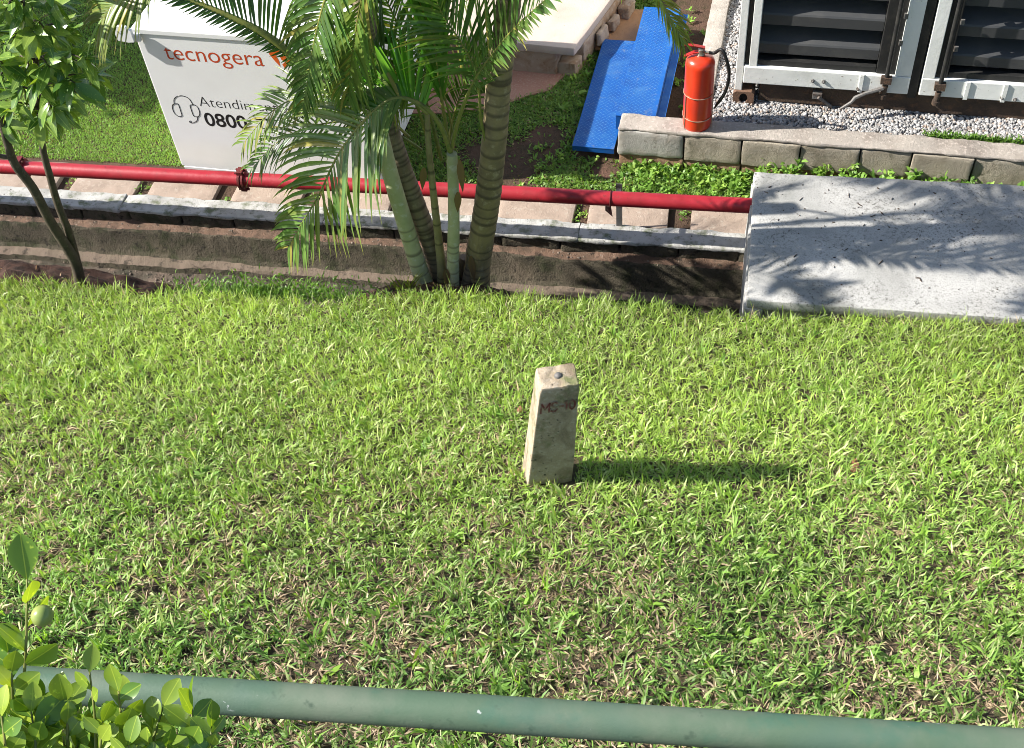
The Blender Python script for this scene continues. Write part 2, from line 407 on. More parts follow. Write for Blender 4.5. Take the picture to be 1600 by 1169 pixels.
M['stem_brown2'] = stem_material('palm_stem_umber', (0.25, 0.195, 0.095), (0.145, 0.11, 0.06), (0.045, 0.03, 0.02), (0.33, 0.28, 0.17))
M['stem_green'] = stem_material('palm_stem_pale_green', (0.43, 0.43, 0.25), (0.32, 0.34, 0.17), (0.12, 0.10, 0.06), (0.52, 0.52, 0.40))
M['stem_base'] = stem_material('palm_stem_base', (0.17, 0.125, 0.08), (0.11, 0.08, 0.05), (0.03, 0.02, 0.015), (0.14, 0.10, 0.07))

# ------------------------------------------------------------------ lay of the land
EDGE_A = PZ(0, 449, 0.47); EDGE_B = PZ(1600, 494, 0.47)
EDIR = Vector((EDGE_B.x - EDGE_A.x, EDGE_B.y - EDGE_A.y, 0)).normalized()
ENRM = Vector((EDIR.y, -EDIR.x, 0))              # uphill, towards the walkway
SLOPE = math.tan(R(22))
def wave(x, y, seed, f):
    g = np.random.default_rng(seed); s = 0
    for k in range(7):
        a = g.uniform(0, 6.283); w = f * g.uniform(0.6, 1.7); p = g.uniform(0, 6.283)
        s = s + np.sin((x * math.cos(a) + y * math.sin(a)) * w + p)
    return s / 7 * 1.9
def edge_sd(x, y):
    dx = x - EDGE_A.x; dy = y - EDGE_A.y
    return dx * EDIR.x + dy * EDIR.y, dx * ENRM.x + dy * ENRM.y
def edge_wobble(s):
    return 0.05 * np.sin(s * 2.3 + 0.6) + 0.03 * np.sin(s * 5.1) + 0.018 * np.sin(s * 17 + 1) + 0.012 * np.sin(s * 37) - 0.02
def lawn_z(x, y):
    s, d = edge_sd(x, y)
    up = np.clip(d, 0, 4.6)
    amp = 0.35 + 0.65 * np.clip(d / 2.2, 0, 1)
    return 0.45 + SLOPE * up + 0.025 * wave(x, y, 3, 2.6) + 0.010 * wave(x, y, 4, 9) + amp * (0.011 * wave(x, y, 5, 34) + 0.006 * wave(x, y, 6, 75))
# line of the ditch wall, slabs and pipe
_k0 = PZ(0, 315, 0.05); _k1 = PZ(1150, 390, 0.05)
DO = Vector((_k1.x, _k1.y, 0)); DANG = math.atan2(_k1.y - _k0.y, _k1.x - _k0.x)
DM = Matrix.Translation(DO) @ Matrix.Rotation(DANG, 4, 'Z')
def D(u, n, z): return DM @ Vector((u, n, z))

def grid_mesh(name, xs, ys, fz, mat, kind, parent=None):
    X_, Y_ = np.meshgrid(xs, ys); Zs = fz(X_, Y_)
    vs = np.stack([X_, Y_, Zs], -1).reshape(-1, 3)
    w = len(xs); h = len(ys)
    fs = [(j * w + i, j * w + i + 1, (j + 1) * w + i + 1, (j + 1) * w + i) for j in range(h - 1) for i in range(w - 1)]
    me = bpy.data.meshes.new(name); me.from_pydata([tuple(v) for v in vs], [], fs); smooth(me)
    o = mesh_obj(name, me, mat, parent)
    if kind: o['kind'] = kind
    return o

# embankment under the lawn (a slope with its own foot, where it breaks off into the ditch)
ss = np.concatenate([np.linspace(-6, -1.1, 20), np.linspace(-1, 8.6, 300), np.linspace(8.7, 14, 20)])
dd = np.concatenate([[-0.12, -0.06, -0.02], np.linspace(0.0, 4.6, 140), [5.5, 7, 12]])
S_, D_ = np.meshgrid(ss, dd)
De = np.where(D_ < 0.3, D_ - edge_wobble(S_), D_)
PXx = EDGE_A.x + EDIR.x * S_ + ENRM.x * De; PYy = EDGE_A.y + EDIR.y * S_ + ENRM.y * De
Z_ = lawn_z(PXx, PYy)
Z_ = np.where(D_ == -0.12, -0.50, np.where(D_ == -0.06, 0.02, np.where(D_ == -0.02, Z_ - 0.04, Z_)))
vs = [tuple(v) for v in np.stack([PXx, PYy, Z_], -1).reshape(-1, 3)]
w = len(ss)
fs = [(j * w + i, (j + 1) * w + i, (j + 1) * w + i + 1, j * w + i + 1) for j in range(len(dd) - 1) for i in range(w - 1)]
me = bpy.data.meshes.new('embankment'); me.from_pydata(vs, [], fs); smooth(me)
o = mesh_obj('embankment', me, M['soil']); o['kind'] = 'structure'; me.flip_normals()

# lower ground: one sheet to the horizon, starting behind the ditch wall
def lower_z(x, y): return -0.004 + 0.012 * wave(x, y, 8, 3.0) * np.clip((y - 6.3) / 0.4, 0, 1) * np.clip((30 - np.abs(x)) / 5, 0, 1)
xs = np.concatenate([[-300, -60, -20, -10], np.linspace(-7, 4, 90), [8, 20, 60, 300]])
ysr = np.concatenate([np.linspace(0.13, 5.0, 60), [8, 20, 60, 300]])
vs = []
for yy in ysr:
    for xx in xs:
        p = D(xx - DO.x, yy, 0); vs.append((p.x, p.y, float(lower_z(np.array(p.x), np.array(p.y)))))
w = len(xs)
fs = [(j * w + i, j * w + i + 1, (j + 1) * w + i + 1, (j + 1) * w + i) for j in range(len(ysr) - 1) for i in range(w - 1)]
me = bpy.data.meshes.new('ground'); me.from_pydata(vs, [], fs); smooth(me)
o = mesh_obj('ground', me, M['ground']); o['kind'] = 'structure'

# ditch: floor and the eroded lower lining, extruded along the wall with broken edges
us = np.linspace(-7.0, 5.0, 640)
prof = [(0.05, -0.06), (0.012, -0.075), (-0.02, -0.080), (-0.05, -0.087), (-0.062, -0.10), (-0.07, -0.14), (-0.085, -0.21), (-0.105, -0.262), (-0.13, -0.28), (-0.18, -0.29), (-0.195, -0.30), (-0.207, -0.34), (-0.26, -0.35), (-0.45, -0.35), (-0.8, -0.34), (-1.7, -0.33)]
vs = []
for (n_, z_) in prof:
    for u_ in us:
        q = Vector((u_ * 3.2, n_ * 7, z_ * 7))
        wob = 0.010 * noise.noise(Vector((u_ * 1.1, n_ * 9, 4.0))) if n_ < -0.1 else 0.0
        jn = wob + 0.016 * noise.noise(q) + 0.008 * noise.noise(q * 4)
        jz = 0.010 * noise.noise(q + Vector((7, 1, 3))) + 0.010 * noise.noise(q * 5) + 0.006 * noise.noise(q * 13)
        vs.append(tuple(D(u_, n_ + jn, z_ + jz)))
w = len(us)
fs = [(j * w + i, (j + 1) * w + i, (j + 1) * w + i + 1, j * w + i + 1) for j in range(len(prof) - 1) for i in range(w - 1)]
me = bpy.data.meshes.new('ditch'); me.from_pydata(vs, [], fs); smooth(me, 28)
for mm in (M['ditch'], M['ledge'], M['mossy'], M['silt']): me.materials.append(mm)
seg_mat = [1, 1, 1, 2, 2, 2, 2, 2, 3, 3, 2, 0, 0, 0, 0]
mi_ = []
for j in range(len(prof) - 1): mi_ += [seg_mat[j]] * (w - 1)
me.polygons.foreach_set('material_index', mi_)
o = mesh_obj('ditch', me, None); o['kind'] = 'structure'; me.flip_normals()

# ------------------------------------------------------------------ ditch wall: blocks under a mortar coping
wall = thing('ditch_wall', D(-2.6, 0.08, -0.03), 'low mossy block wall with pale broken mortar coping along the drainage ditch', 'wall')
u = -7.4; k = 0
while u < 0.10:
    L = 0.385 + random.uniform(-0.02, 0.02)
    u1 = min(u + L, 0.10)
    dep = random.uniform(-0.008, 0.008)
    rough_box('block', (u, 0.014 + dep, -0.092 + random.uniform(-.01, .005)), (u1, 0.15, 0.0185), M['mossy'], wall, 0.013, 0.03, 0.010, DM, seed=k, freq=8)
    u = u1 + random.uniform(0.004, 0.010); k += 1
u = -7.4
while u < 0.10:
    L = random.uniform(1.4, 2.4); u1 = min(u + L, 0.10)
    rough_box('coping', (u, 0.0, 0.020), (u1, 0.172, 0.048 + random.uniform(-.005, .005)), M['coping'], wall, 0.013, 0.03, 0.008, DM, seed=40 + k, freq=7)
    u = u1 + 0.0015; k += 1
# red soil heaped round the tree foot and the palm foot
def mound(cxy, ru, rn, top, seed):
    vs = []; nu, nv = 60, 26
    for j in range(nv):
        for i in range(nu):
            a_ = -1 + 2 * i / (nu - 1); b_ = -1 + 2 * j / (nv - 1)
            p = Vector((cxy[0], cxy[1], 0)) + EDIR * (a_ * ru) - ENRM * (b_ * rn)
            h = max(0, 1 - a_ * a_) * max(0, 1 - max(0, b_) ** 2)
            z = -0.36 + (top + 0.36) * h ** 0.7 + 0.06 * noise.noise(p * 6 + Vector((seed, 0, 0))) + 0.03 * noise.noise(p * 20)
            vs.append((p.x, p.y, z))
    fs = [(j * nu + i, j * nu + i + 1, (j + 1) * nu + i + 1, (j + 1) * nu + i) for j in range(nv - 1) for i in range(nu - 1)]
    me = bpy.data.meshes.new('soil_bank'); me.from_pydata(vs, [], fs); smooth(me); me.flip_normals()
    bm_ = bmesh.new(); bm_.from_mesh(me); bmesh.ops.recalc_face_normals(bm_, faces=bm_.faces); bm_.to_mesh(me); bm_.free()
    o = mesh_obj('soil_bank', me, M['red_soil']); o['kind'] = 'structure'
mound((-4.95, 4.40), 1.25, 0.72, 0.38, 3)
mound((-1.95, 4.74), 0.95, 0.55, 0.40, 9)

# ------------------------------------------------------------------ stepping slabs
path = thing('slab_path', D(-2.6, 0.4, 0), 'row of pale concrete slabs with grass joints behind the ditch wall', None, kind='structure')
k = 0
for x0 in (-6.92, -6.28, -5.68, -5.03, -4.42, -3.77, -3.12, -2.48, -1.83, -1.198, -0.5):
    wd = 0.52 + random.uniform(-0.02, 0.035)
    u0 = x0 - DO.x
    Ms = DM @ Matrix.Translation((u0 + wd / 2, 0.40, 0)) @ Matrix.Rotation(R(random.uniform(-1.2, 1.2)), 4, 'Z')
    rough_box('slab', (-wd / 2, -0.222, -0.05), (wd / 2, 0.085, 0.030 + random.uniform(-.004, .006)), M['slab'], path, 0.004, 0.05, 0.006, Ms, seed=80 + k); k += 1

# ------------------------------------------------------------------ red fire pipe
pA = PZ(-60, 257.5, 0.44); pB = PZ(1169, 321.5, 0.44)
pd = (pB - pA).normalized()
pipe = thing('red_pipe', (pA.x + 2.5, pA.y + .1, 0), 'long red painted fire water pipe running above the slabs into the concrete chamber', 'pipe')
start = pA - pd * 1.6
MB().tube([start + pd * t for t in np.linspace(0, (pB - start).length + 0.06, 40)], 0.049, 24).build('pipe_body', M['red_pipe'], pipe, 40)
up = Vector((0, 0, 1)); side = pd.cross(up).normalized()
def pipe_at(px, py): 
    q = PZ(px, py, 0.44); t = (q - start).dot(pd); return start + pd * t
for (px, py) in ((36, 262), (379, 281)):
    c = pipe_at(px, py)
    b = MB()
    b.lathe([(0.056, -0.022), (0.064, -0.020), (0.064, -0.004), (0.058, -0.002), (0.058, 0.004), (0.064, 0.006), (0.064, 0.020), (0.056, 0.022)], c, pd, 24)
    for sgn in (1, -1):
        Mb = Matrix.Translation(c + up * sgn * 0.068) @ Matrix.Rotation(math.atan2(pd.y, pd.x), 4, 'Z')
        b.box((-0.020, -0.03, -0.014), (0.020, 0.03, 0.014), Mb)
        for s2 in (-1, 1):
            bb = c + up * sgn * 0.068 + side * s2 * 0.018
            b.tube([bb - pd * 0.036, bb + pd * 0.036], 0.009, 8)
    b.build('coupling', M['clamp'], pipe, 40)
c = pipe_at(957, 312)
Mb = Matrix.Translation(c) @ Matrix.Rotation(math.atan2(pd.y, pd.x), 4, 'Z')
b = MB()
b.box((0.004, 0.166, -0.42), (0.044, 0.174, -0.02), Mb).box((0.008, 0.0, -0.062), (0.040, 0.1655, -0.054), Mb).box((0.004, 0.150, -0.425), (0.044, 0.1655, -0.418), Mb)
b.build('support_post', M['grey_steel'], pipe, None)
b = MB()
b.tube([Mb @ Vector((-0.012, 0.053 * math.cos(a), 0.053 * math.sin(a))) for a in np.linspace(-2.3, 4.2, 26)], 0.004, 6)
b.prism([Mb @ Vector(q) for q in [(-0.045, -0.03, -0.045), (-0.008, -0.03, -0.045), (-0.008, 0.05, -0.20), (-0.055, 0.05, -0.15)]], Mb.to_3x3() @ Vector((0, 0.006, 0)))
b.build('pipe_bracket', M['clamp'], pipe, None)

# ------------------------------------------------------------------ concrete chamber with the big lid (right)
TZ = 0.55
_t0 = PZ(1167, 469, TZ); _t1 = PZ(1600, 491, TZ); _t2 = PZ(1180, 268, TZ)
TA = R(3.0)
TM = Matrix.Translation((_t0.x, _t0.y, 0)) @ Matrix.Rotation(TA, 4, 'Z')
TD = (_t2 - _t0).length
tank = thing('concrete_chamber', TM @ Vector((0.9, 0.6, -0.25)), 'low pale concrete chamber with a wide stained flat lid beside the lawn', 'chamber')
rough_box('lid', (0, 0, TZ - 0.072), (2.1, TD, TZ), M['tank'], tank, 0.006, 0.05, 0.010, TM, seed=3)
zt_ = TZ - 0.0725
rough_box('side_wall', (-0.012, 0.0, -0.45), (0.10, TD - 0.02, zt_), M['tank'], tank, 0.006, 0.05, 0.010, TM, seed=5)
rough_box('side_wall', (2.0, 0.0, -0.45), (2.09, TD - 0.02, zt_), M['tank'], tank, 0.005, 0.06, 0.008, TM, seed=6)
rough_box('end_wall', (0.1, TD - 0.12, -0.45), (2.0, TD - 0.025, zt_), M['tank'], tank, 0.005, 0.06, 0.008, TM, seed=7)
rough_box('end_wall', (0.1, 0.03, -0.45), (2.0, 0.12, zt_), M['tank'], tank, 0.005, 0.06, 0.008, TM, seed=8)
b = MB()
for i in range(100):
    if random.random() < 0.7: x_, y_ = random.uniform(0.02, 1.9), random.triangular(0.3, TD - 0.03, TD - 0.12)
    else: x_, y_ = random.uniform(0.02, 1.9), random.uniform(0.04, TD - 0.06)
    L = min(0.022, 0.003 + random.expovariate(1 / 0.0045)); a = random.uniform(0, 6.28); ww = random.uniform(0.0012, 0.003)
    dx, dy = math.cos(a), math.sin(a); z = TZ + 0.003
    q = [(x_ - dx * L, y_ - dy * L, z), (x_ + dy * ww, y_ - dx * ww, z + .002), (x_ + dx * L, y_ + dy * L, z + .003), (x_ - dy * ww, y_ + dx * ww, z + .003)]
    b.add([TM @ Vector(p) for p in q] + [TM @ Vector((p[0], p[1], TZ - 0.0015)) for p in q], [(0, 1, 2, 3), (0, 4, 5, 1), (1, 5, 6, 2), (2, 6, 7, 3), (3, 7, 4, 0)])
o = b.build('leaf_litter', M['rust'], None); tag(o, 'dark crumbs of leaf litter scattered on the concrete chamber lid', 'litter', kind='stuff')

# ------------------------------------------------------------------ block wall on the right with gravel behind
bw = thing('block_wall', (0.2, 6.68, 0), 'grey concrete block wall with pinkish mortar capping holding back the gravel', 'wall')
YF = 6.60
rough_box('footing', (-1.10, YF + 0.004, -0.06), (-0.64, YF + 0.15, 0.088), M['footing'], bw, 0.010, 0.04, 0.010, seed=11)
rough_box('plaster_block', (-1.10, YF - 0.006, 0.090), (-0.642, YF + 0.15, 0.298), M['plaster'], bw, 0.009, 0.04, 0.014, seed=12, label='pale plastered block at the left end of the wall')
x = -0.632; k = 0
for L in (0.385, 0.385, 0.385, 0.325, 0.385, 0.385, 0.385, 0.385, 0.385):
    t = random.uniform(-0.012, 0.012)
    Mr = Matrix.Translation((x + L / 2, YF, 0)) @ Matrix.Rotation(R(random.uniform(-0.8, 0.8)), 4, 'Z')
    rough_box('block', (-L / 2, t, 0.085), (L / 2, 0.15, 0.292), M['block'], bw, 0.005, 0.03, 0.006, Mr, seed=20 + k)
    rough_box('footing', (-L / 2, 0.012 + t, -0.06), (L / 2 + 0.008, 0.15, 0.080), M['footing'], bw, 0.012, 0.05, 0.010, Mr, seed=60 + k)
    x += L + random.uniform(0.005, 0.012); k += 1
rough_box('capping', (-1.095, YF - 0.002, 0.2955), (3.0, YF + 0.165, 0.322), M['capping'], bw, 0.014, 0.04, 0.010, seed=31, freq=6)
rough_box('return_wall', (-0.635, YF + 0.168, -0.05), (-0.495, 10.5, 0.318), M['capping'], bw, 0.010, 0.06, 0.010, seed=32, freq=6)

# gravel
grid_mesh('gravel_bed', np.linspace(-0.5, 3.4, 60), np.linspace(YF + 0.15, 9.5, 60), lambda x, y: 0.275 + 0.012 * wave(x, y, 21, 6) - 0.03 * np.clip(y - 7.3, 0, 1), M['gravel_bed'], 'structure')
def stones(n, fx, fy, fz, rmin, rmax):
    ph = (1 + 5 ** .5) / 2
    iv = np.array([(-1, ph, 0), (1, ph, 0), (-1, -ph, 0), (1, -ph, 0), (0, -1, ph), (0, 1, ph), (0, -1, -ph), (0, 1, -ph), (ph, 0, -1), (ph, 0, 1), (-ph, 0, -1), (-ph, 0, 1)], float)
    iv /= np.linalg.norm(iv[0])
    it = np.array([(0, 11, 5), (0, 5, 1), (0, 1, 7), (0, 7, 10), (0, 10, 11), (1, 5, 9), (5, 11, 4), (11, 10, 2), (10, 7, 6), (7, 1, 8), (3, 9, 4), (3, 4, 2), (3, 2, 6), (3, 6, 8), (3, 8, 9), (4, 9, 5), (2, 4, 11), (6, 2, 10), (8, 6, 7), (9, 8, 1)])
    x = fx(n); y = fy(n); r = rng.uniform(rmin, rmax, n)
    V = iv[None] * (1 + rng.uniform(-0.25, 0.25, (n, 12, 1)))
    V = V * rng.uniform(0.65, 1.2, (n, 1, 3)) * np.array([1, 1, 0.8])
    a = rng.uniform(0, 6.28, n); ca, sa = np.cos(a), np.sin(a)
    Vx = V[..., 0] * ca[:, None] - V[..., 1] * sa[:, None]; Vy = V[..., 0] * sa[:, None] + V[..., 1] * ca[:, None]
    V = np.stack([Vx, Vy, V[..., 2]], -1) * r[:, None, None]
    V += np.stack([x, y, fz(x, y) + r * 0.45 + rng.uniform(0, 0.012, n)], -1)[:, None]
    T = it[None] + (np.arange(n) * 12)[:, None, None]
    g = rng.uniform(0.15, 0.42, n)[:, None] * np.array([1.0, 0.975, 0.955])[None]
    g = np.where(rng.random(n)[:, None] < 0.12, g * np.array([0.95, 0.78, 0.66]), g)
    tint = np.repeat(g, 12, 0)
    return V.reshape(-1, 3), T.reshape(-1, 3), tint
def np_mesh(name, V, loops, sizes, tint, mat, smooth_=False, parent=None):
    me = bpy.data.meshes.new(name)
    me.vertices.add(len(V)); me.vertices.foreach_set('co', np.ascontiguousarray(V, np.float32).ravel())
    me.loops.add(len(loops)); me.loops.foreach_set('vertex_index', np.ascontiguousarray(loops, np.int32))
    starts = np.concatenate([[0], np.cumsum(sizes)[:-1]]).astype(np.int32)
    me.polygons.add(len(sizes)); me.polygons.foreach_set('loop_start', starts)
    try: me.polygons.foreach_set('loop_total', np.ascontiguousarray(sizes, np.int32))
    except Exception: pass
    if smooth_: me.polygons.foreach_set('use_smooth', np.ones(len(sizes), bool))
    at = me.attributes.new('tint', 'FLOAT_COLOR', 'POINT')
    at.data.foreach_set('color', np.concatenate([tint, np.ones((len(V), 1))], 1).astype(np.float32).ravel())
    me.update(calc_edges=True); me.validate()
    return mesh_obj(name, me, mat, parent)
def gz(x, y): return 0.275 + 0.012 * wave(x, y, 21, 6) - 0.03 * np.clip(y - 7.3, 0, 1)
V1, T1, C1 = stones(17500, lambda n: rng.uniform(-0.48, 2.6, n), lambda n: rng.uniform(YF + 0.155, 7.4, n), gz, 0.007, 0.015)
V2, T2, C2 = stones(4200, lambda n: rng.uniform(-0.5, -0.28, n), lambda n: rng.uniform(7.2, 9.2, n), gz, 0.007, 0.015)
V = np.concatenate([V1, V2]); T = np.concatenate([T1, T2 + len(V1)]); C = np.concatenate([C1, C2])
o = np_mesh('gravel', V, T.ravel(), np.full(len(T), 3), C, M['stone'])
tag(o, 'pale grey crushed stone gravel between the block wall and the container', 'gravel', kind='stuff')

def ditch_xy(n, lo, hi):
    u_ = rng.uniform(-5.6, -0.1, n); nn = rng.uniform(lo, hi, n)
    return u_, nn
nd = 3600
u_, nn_d = ditch_xy(nd, -0.75, -0.20)
ca_, sa_ = math.cos(DANG), math.sin(DANG)
nn_d[:350] = rng.uniform(-0.05, -0.005, 350)
dxx = DO.x + ca_ * u_ - sa_ * nn_d; dyy = DO.y + sa_ * u_ + ca_ * nn_d
dz_ = np.interp(-nn_d, [0.0, 0.05, 0.062, 0.13, 0.195, 0.21, 0.45, 0.8], [-0.078, -0.09, -0.1, -0.285, -0.305, -0.345, -0.355, -0.345])
Vd, Td, Cd = stones(nd, lambda n: dxx, lambda n: dyy, lambda x, y: dz_ - 0.012, 0.002, 0.010)
Cd = np.repeat(rng.uniform(0.05, 0.26, nd)[:, None] * np.array([1.0, 0.78, 0.6])[None], 12, 0)
o = np_mesh('ditch_rubble', Vd, Td.ravel(), np.full(len(Td), 3), Cd, M['stone'])
tag(o, 'crumbs of soil, stone and litter scattered in the drainage ditch', 'rubble', kind='stuff')

# ------------------------------------------------------------------ container with louvred doors
CY = 7.03
ct = thing('generator_container', (0.6, CY, 0.29), 'white framed generator container with black louvred doors standing on the gravel', 'container')
def cx(px, py): return PY(px, py, CY).x
def cz(px, py): return PY(px, py, CY).z
zb0, zb1 = cz(1160, 128), cz(1180, 104)           # bottom rail of the door frame
zt = 3.0
xL = -0.345
def postbox(name, x0, x1, mat, y0=CY, y1=CY + 0.12, z0=None, z1=zt, bev=0.004):
    return MB().box((x0, y0, zb1 + 0.002 if z0 is None else z0), (x1, y1, z1)).build(name, mat, ct, None, bevel=bev)
X1 = cx(1166, 60) ; X2 = cx(1174, 60); X3 = cx(1187, 60)
postbox('corner_post', xL, X1, M['cont_white'], z0=zb0 - 0.07)
postbox('door_seal', X1 + 0.002, X2 - 0.002, M['cont_black'], CY + 0.02)
postbox('door_frame', X2, X3, M['cont_white'])
E1 = cx(1393, 60); E2 = cx(1421, 60); E3 = cx(1444, 60); E4 = cx(1449, 60)
postbox('hinge_strip', E1 - 0.055, E2 - 0.045, M['cont_black'], CY + 0.012)
postbox('door_frame', E2 - 0.043, E3 - 0.03, M['cont_white'], CY - 0.004)
postbox('door_seal', E3 - 0.028, E4 + 0.012, M['cont_black'], CY + 0.02, z0=zb0 - 0.05)
F1 = cx(1447, 60) + 0.03; F2 = cx(1470, 60) + 0.02; F3 = cx(1488, 60) + 0.03
postbox('door_frame', F1, F2, M['cont_white'], CY - 0.004)
postbox('hinge_strip', F2 + 0.002, F3, M['cont_black'], CY + 0.012)
# bottom rails
MB().box((X1 + 0.004, CY - 0.012, zb0), (E3 - 0.03, CY + 0.11, zb1)).build('bottom_rail', M['cont_white'], ct, None, bevel=0.006)
MB().box((F1, CY - 0.012, zb0), (3.4, CY + 0.11, zb1)).build('bottom_rail', M['cont_white'], ct, None, bevel=0.006)
# joint plates, bolts and stays on the bottom rail
def on_rail(px, py): q = PY(px, py, CY - 0.012); return q
for px, py in ((1345, 132), (1508, 152), (1567, 154)):
    q = on_rail(px, py); MB().box((q.x - 0.014, CY - 0.022, zb0 - 0.004), (q.x + 0.014, CY - 0.0122, zb1 + 0.004)).build('joint_plate', M['cont_white'], ct, None, bevel=0.002)
for px, py in ((1270, 126), (1287, 127), (1341, 138), (1586, 155), (1566, 152)):
    q = on_rail(px, py); MB().lathe([(0.013, 0), (0.013, 0.008), (0.007, 0.009), (0.007, 0.022), (0.004, 0.024)], (q.x, CY - 0.0125, q.z), (0, -1, 0), 10).build('bolt', M['grey_steel'], ct, 30)
# louvre slats
def louvres(x0, x1, ztop0):
    z = zb1 + 0.085
    MB().box((x0, CY + 0.02, zb1 + 0.002), (x1, CY + 0.10, zb1 + 0.045)).build('sill_bar', M['cont_black'], ct, None, bevel=0.004)
    while z < zt - 0.2:
        b = MB()
        pr = [(0.045, 0.0), (0.045, 0.072), (0.052, 0.084), (0.19, 0.175), (0.19, 0.165), (0.060, 0.074), (0.053, 0.0)]
        b.prism([Vector((x0, CY + yy, z + zz)) for yy, zz in pr], (x1 - x0, 0, 0))
        b.build('louvre_slat', M['louver'], ct, None)
        z += 0.222
    MB().box((x0, CY + 0.26, zb1), (x1, CY + 0.28, zt)).build('back_panel', M['shade_fill'], ct, None)  # near-black sheet painting the shade behind the slats
louvres(X3 + 0.003, E1 - 0.058, 0)
louvres(F3 + 0.003, 3.3, 0)
MB().box((xL, CY, zt + 0.002), (3.4, CY + 0.12, zt + 0.15)).build('top_rail', M['cont_white'], ct, None, bevel=0.005)
MB().box((xL + 0.004, CY + 0.30, zb0 - 0.02), (3.4, CY + 2.4, zt + 0.148)).build('body', M['cont_white'], ct, None, bevel=0.01)
MB().box((xL, CY + 0.122, zb0 - 0.05), (xL + 0.03, CY + 0.298, zt)).build('side_panel', M['cont_white'], ct, None)
# chassis below, foot casting
MB().box((xL + 0.17, CY + 0.03, 0.295), (3.4, CY + 0.12, zb0 - 0.004)).build('chassis_beam', M['rust'], ct, None, bevel=0.006)
MB().box((xL + 0.01, CY + 0.10, zb0 - 0.055), (xL + 0.168, CY + 0.28, zb0 - 0.004)).build('chassis_bracket', M['rust'], ct, None)
fz0, fz1 = 0.285, 0.395
b = MB(); w_ = 0.145; fx0 = xL - 0.005; y0 = CY - 0.02; y1 = CY + 0.13
bmf = bmesh.new()
nseg = 20
ring = [(fx0 + w_ / 2 + 0.032 * math.cos(a) * 0.9, 0.34 + 0.042 * math.sin(a)) for a in np.linspace(0, 2 * math.pi, nseg, endpoint=False)]
def sqp(a):
    c, s = math.cos(a), math.sin(a); k = 1 / max(abs(c), abs(s)); return (fx0 + w_ / 2 + c * k * w_ / 2, (fz0 + fz1) / 2 + s * k * (fz1 - fz0) / 2)
outer = [sqp(a) for a in np.linspace(0, 2 * math.pi, nseg, endpoint=False)]
vs = [(x_, y0, z_) for x_, z_ in outer] + [(x_, y0, z_) for x_, z_ in ring] + [(x_, y1, z_) for x_, z_ in outer] + [(x_, y0 + 0.02, z_) for x_, z_ in ring]
fs = []
for i in range(nseg):
    j = (i + 1) % nseg
    fs += [(i, j, nseg + j, nseg + i), (i, 2 * nseg + i, 2 * nseg + j, j), (nseg + i, nseg + j, 3 * nseg + j, 3 * nseg + i)]
fs.append(tuple(range(2 * nseg, 3 * nseg)))
b.add(vs, fs).build('corner_casting', M['foot'], ct, None)
MB().box((fx0 + 0.02, y0 + 0.021, fz0 + 0.01), (fx0 + w_ - 0.02, y0 + 0.03, fz1 - 0.01)).build('cavity_shade', M['shade_fill'], ct, None)  # near-black plate painting the shade in the casting hole
# lock rods, handle, keepers
for (pa, pb) in (((1423, -60), (1385, 124)), ((1515, -60), (1469, 134))):
    a = PY(*pb, CY - 0.03); x_ = a.x
    MB().tube([(x_, CY - 0.03, a.z - 0.05), (x_, CY - 0.03, zt - 0.1)], 0.015, 12).build('lock_rod', M['cont_black'], ct, 40)
    b = MB(); b.box((x_ - 0.035, CY - 0.05, a.z - 0.03), (x_ + 0.035, CY - 0.012, a.z + 0.02)); b.tube([(x_, CY - 0.03, a.z - 0.05), (x_ - .004, CY - 0.035, a.z - 0.115)], 0.02, 10); b.tube([(x_ - .004, CY - 0.035, a.z - 0.115), (x_ - .004, CY - 0.035, a.z - 0.145)], 0.026, 10)
    b.build('rod_keeper', M['rust'], ct, 40)
    for dz in np.arange(0.25, 2.0, 0.2):
        MB().box((x_ + 0.035, CY - 0.006, a.z + dz), (x_ + 0.06, CY + 0.011, a.z + dz + 0.035)).build('hinge_lug', M['grey_steel'], ct, None)
b = MB()
hp = [PY(1380, 138, CY - 0.04), PY(1352, 146, CY - 0.07), PY(1336, 153, CY - 0.09), PY(1330, 160, CY - 0.11), PY(1312, 171, CY - 0.13)]
b.tube(hp, [0.016, 0.012, 0.014, 0.011, 0.009], 8)
b.build('lever_handle', M['grey_steel'], ct, 40)
b = MB(); q = PY(1274, 149, CY); b.box((q.x - 0.02, CY - 0.015, q.z - 0.022), (q.x + 0.045, CY + 0.0295, q.z + 0.022)); b.tube([(q.x + .02, CY - .02, q.z), (q.x + .12, CY + .02, q.z - .10)], 0.012, 8)
b.build('latch', M['grey_steel'], ct, None, bevel=0.003)

# ------------------------------------------------------------------ fire extinguisher
EX = Vector((-0.566, 6.70, 0.322))
fe = thing('fire_extinguisher', EX, 'red fire extinguisher with black hose standing on the corner of the block wall', 'fire extinguisher')
TL = Vector((0.005, -0.012, 1)).normalized(); RB = 0.098
MB().lathe([(0.086, 0.0), (0.092, 0.004), (RB - 0.002, 0.02), (RB, 0.03), (RB, 0.505), (0.096, 0.525), (0.086, 0.545), (0.062, 0.560), (0.032, 0.568), (0.028, 0.572)], EX, TL, 40).build('cylinder', M['ext_red'], fe, 35)
def ringtube(b, h, r, tr):
    a0 = Vector((1, 0, 0)); a1 = TL.cross(a0).normalized(); a0 = a1.cross(TL)
    b.tube([EX + TL * h + (a0 * math.cos(t) + a1 * math.sin(t)) * r for t in np.linspace(0, 2 * math.pi, 37)], tr, 6, caps=False)
for h in (0.10, 0.285):
    b = MB(); ringtube(b, h, RB + 0.003, 0.0035); b.build('cage_ring', M['wire'], fe, 40)
